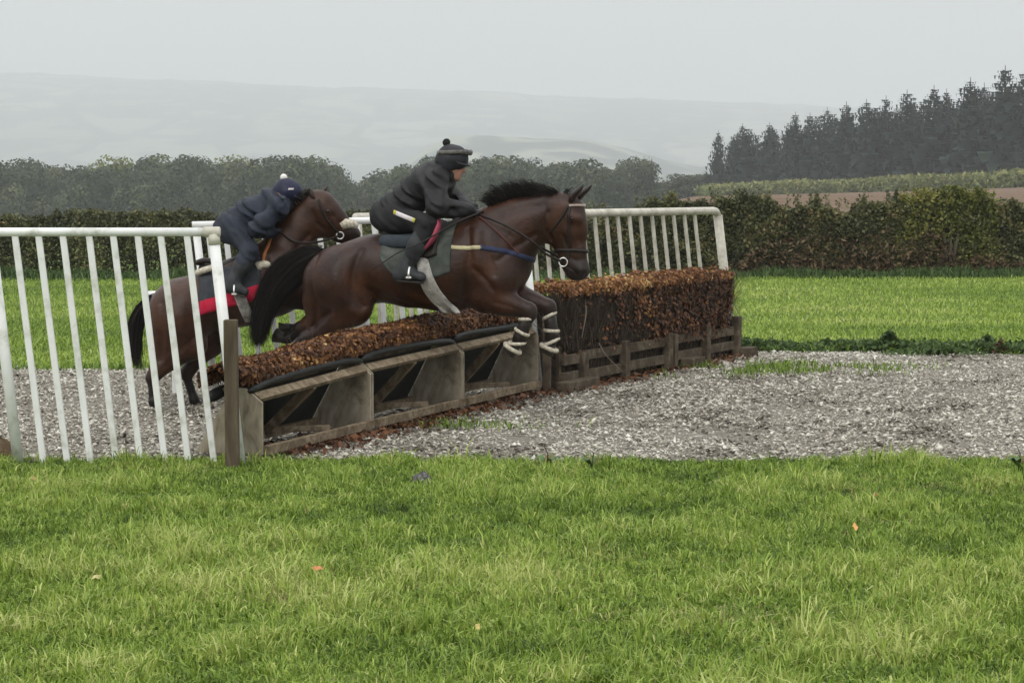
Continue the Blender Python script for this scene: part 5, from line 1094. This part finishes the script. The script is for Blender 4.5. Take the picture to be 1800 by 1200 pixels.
for y, dx in ((-.12, 0), (.12, 12)):
    pr += [c2((505 + dx, 515), (556 + dx, 540), .095, .048, y=y, ls=.85, k=.05, t=(1, .5)), c2((556 + dx, 540), (556 + dx, 546), .048, .046, y=y, k=.03, t=.3), c2((555 + dx, 546), (524 + dx, 576), .034, .03, y=y, k=.02, t=0), c2((524 + dx, 576), (510 + dx, 578), .036, .034, y=y, k=.02, t=0)]
horse2 = thing('horse', 'bay horse with white sheepskin noseband crouching to take off behind the first horse', 'horse', H2.o, -H2.yaw)
GV2 = [([H2(362, 500), H2(366, 540), H2(378, 580)], .028, .02), ([H2(330, 510), H2(325, 560), H2(335, 595)], .045, -.012), ([H2(290, 530), H2(292, 575), H2(285, 630)], .02, .012), ([H2(345, 590), H2(320, 612), H2(295, 640)], .015, .01),
  ([H2(470, 455), H2(478, 490), H2(478, 520)], .022, .014), ([H2(542, 412), H2(520, 440), H2(510, 465)], .016, .012), ([H2(550, 372), H2(556, 390), H2(570, 402)], .013, .012), ([H2(585, 378), H2(600, 394)], .01, .007)]
me2 = sdf_mesh('body', pr, .0115, grooves=GV2); obj('body', me2, M['coat2'], horse2); sk2 = Skin(me2)
ear(H2(556, 352, -.045), H2(543, 329, -.06), .037, 'ear', horse2, M['coat2']); ear(H2(563, 350, .045), H2(576, 326, .06), .037, 'ear', horse2, M['coat2'])
for sgn in (-1, 1):
    p = H2(577, 371, 0); q = sk2.side(p[0], p[2], sgn, -.01); MB().tube([q + (0, -.015, 0), q, q + (0, .015, 0)], [.006, .019, .006], 12).build('eye', M['eye'], horse2, True)
p = H2(276, 719, -.13); hoof_at(p, (.25, 0, -1), 'hoof', horse2, .85); p = H2(349, 714, .13); hoof_at(p, (.35, 0, -1), 'hoof', horse2, .85)
hoof_at(H2(502, 579, -.12), (-1, 0, 0), 'hoof', horse2, .85); hoof_at(H2(514, 579, .12), (-1, 0, 0), 'hoof', horse2, .85)
cr = smooth_path([H2(478, 410, 0), H2(505, 382, 0), H2(528, 358, 0), H2(548, 346, 0)], 14)
strands('mane', None, [np.array([c, c + (-.02, -.02, .03), c + (-.05, -.05, .03), c + (-.08, -.07, 0)]) for c in cr], 320, .004, .016, M['hair'], horse2, 15, tone=(0, .7))
strands('forelock', None, [np.array([H2(560, 350, 0), H2(565, 344, 0), H2(572, 342, 0), H2(576, 348, -.02)])], 70, .004, .016, M['hair'], horse2, 16, tone=(0, .7))
gd = [np.array([H2(x, y, q) for x, y in P]) for q, P in ((0, ((288, 522), (264, 528), (240, 552), (232, 592), (238, 640))), (-.02, ((288, 526), (266, 536), (248, 562), (242, 600), (244, 642))), (.02, ((288, 522), (258, 532), (234, 566), (228, 606), (234, 630))))]
strands('tail', None, gd, 1100, .0045, .016, M['hair'], horse2, 17, tone=(0, .75))
# tack
cl2 = thing('saddle_cloth', 'dark grey and red saddle cloth on the second horse', 'saddle cloth', H2.o, -H2.yaw); zq = lambda py: H2(400, py, -.22)[2]
xa, xb = H2(350, 500, -.22)[0], H2(458, 500, -.22)[0]
for sgn in (-1, 1): drape(sk2, (xa, xb, lambda f: zq(488 - 36 * f), lambda f: zq(553 - 28 * f)), None, 20, 14, .012, [M['grey_cloth'], M['red']], 'side_panel', cl2, sgn, .58)
sd2 = thing('saddle', 'dark saddle with cream fleece edging on the second horse', 'saddle', H2.o, -H2.yaw)
MB().tube(smooth_path([H2(350, 470, 0), H2(380, 474, 0), H2(420, 462, 0), H2(455, 448, 0)], 14), [.03] + [.055] * 12 + [.02], 12, flat=2.0, ref=(0, 0, 1)).build('seat', M['leather'], sd2, True)
MB().tube(smooth_path([H2(346, 480, -.12), H2(362, 474, -.16), H2(384, 468, -.17)], 10), .024, 9).build('fleece_edge', M['fleece'], sd2, True)
MB().tube(smooth_path([H2(452, 470, -.2), H2(462, 465, -.2), H2(476, 466, -.19), H2(492, 461, -.17)], 12), [.03, .036, .034, .03, .03, .03, .028, .026, .024, .022, .02, .016], 9).build('fleece_pad', M['fleece'], sd2, True)
MB().tube(smooth_path([H2(347, 462, -.05), H2(360, 458, -.1), H2(380, 460, -.15)], 8), .022, 9).build('cantle', M['leather'], sd2, True)
V = []
for (a, b), yy in zip(((412, 432), (418, 438), (424, 444), (430, 450)), (520, 536, 552, 566)):
    for f in np.linspace(0, 1, 6):
        p = H2(a + (b - a) * f, yy, -.24); q = sk2.side(p[0], p[2], -1, .022); V.append((p[0], min(q[1], -.05), p[2]))
gb = MB().add(V, [(i * 6 + k, i * 6 + k + 1, (i + 1) * 6 + k + 1, (i + 1) * 6 + k) for i in range(3) for k in range(5)]).build('girth_sleeve', M['girth'], sd2, True); so = gb.modifiers.new('thickness', 'SOLIDIFY'); so.thickness = .02; so.offset = 0
for sgn in (-1, 1):
    P = np.array([H2(410, 478, -.29), H2(404, 498, -.31), H2(401, 512, -.32)]); P[:, 1] *= -sgn; MB().tube(P, .011, 8, flat=.3).build('stirrup_leather', M['tan'], sd2, True)
    c = H2(412, 515, -.33); c[1] *= -sgn; st_ = thing('stirrup', None, None); st_.parent = sd2
    MB().tube([c + (0, -.05 * math.cos(a), .07 * math.sin(a)) for a in np.linspace(0, math.pi, 11)], .007, 7).build('arch', M['steel'], st_, True); MB().obox(c + (0, 0, -.006), (.018, 0, 0), (0, .053, 0), (0, 0, .006)).build('tread', M['steel'], st_, bevel=.003)
br2 = thing('bridle', 'dark bridle with thick cream sheepskin noseband on the second horse', 'bridle', H2.o, -H2.yaw)
for sgn in (-1, 1):
    ribbon(sk2, [H2(560, 352, .07 * sgn), H2(570, 378, .08 * sgn), H2(586, 400, .06 * sgn), H2(598, 412, .05 * sgn)], .018, .009, M['leather'], 'cheek_strap', br2, 20)
    c = H2(598, 413, 0); q = sk2.side(c[0], c[2], sgn, .01); MB().torus(q, (0, 1, 0), .026, .005).build('bit_ring', M['steel'], br2, True)
    MB().tube(smooth_path([q, H2(560, 425, .1 * sgn), H2(520, 425, .14 * sgn), H2(488, 405, .08 * sgn)], 24), .008, 7, flat=.5).build('rein', M['leather'], br2, True)
MB().tube([H2(600, 398, -.045), H2(609, 393, -.045), H2(618, 394, -.03), H2(626, 400, -.01)], [.03, .038, .036, .026], 12).build('sheepskin_noseband', M['fleece'], br2, True)
MB().tube([H2(601, 398, .045), H2(610, 392, .04), H2(619, 393, .02), H2(626, 399, -.0)], [.028, .036, .034, .026], 12).build('sheepskin_noseband', M['fleece'], br2, True)
ribbon(sk2, [H2(470, 406, -.1), H2(466, 420, -.16), H2(462, 440, -.2), H2(464, 462, -.22)], .022, .012, M['tan'], 'neck_strap', br2, 18)
J2 = dict(rump=(404, 400, 0), pelvis=(414, 396, 0), waist=(438, 378, 0), chest=(478, 361, 0), neck0=(494, 352, 0), neck1=(500, 347, 0), head=(505, 343, 0), nose=(522, 352, 0), pom=(499, 312, 0),
          sho_r=(488, 364, -.17), sho_l=(498, 362, .17), elb_r=(452, 402, -.25), elb_l=(480, 396, .25), wri_r=(478, 406, -.1), wri_l=(488, 402, .1), grip_r=(490, 406, -.07), grip_l=(498, 402, .07),
          hip_r=(412, 404, -.1), hip_l=(412, 404, .1), kne_r=(440, 440, -.26), kne_l=(440, 440, .26), ank_r=(411, 494, -.31), ank_l=(411, 494, .31), heel_r=(404, 505, -.315), heel_l=(404, 505, .315), ball_r=(418, 508, -.325), ball_l=(418, 508, .325), toe_r=(431, 513, -.335), toe_l=(431, 513, .335))
rd2, g2 = rider(H2, 'person in navy jacket and white-bobbled hat bent low over the second horse', J2, dict(jacket=M['jacket2'], breeches=M['breeches2'], boot=M['boot'], hat=M['hat2'], goggle=None, pom=M['fluff_w'], hs=.92), .88, 60)

e = g2['head'] + (.03, -.088, .045); MB().obox(e, (.02, .004, 0), (0, .004, 0), (.003, 0, .007)).build('hat_badge', M['white_tape'], rd2, bevel=.003)
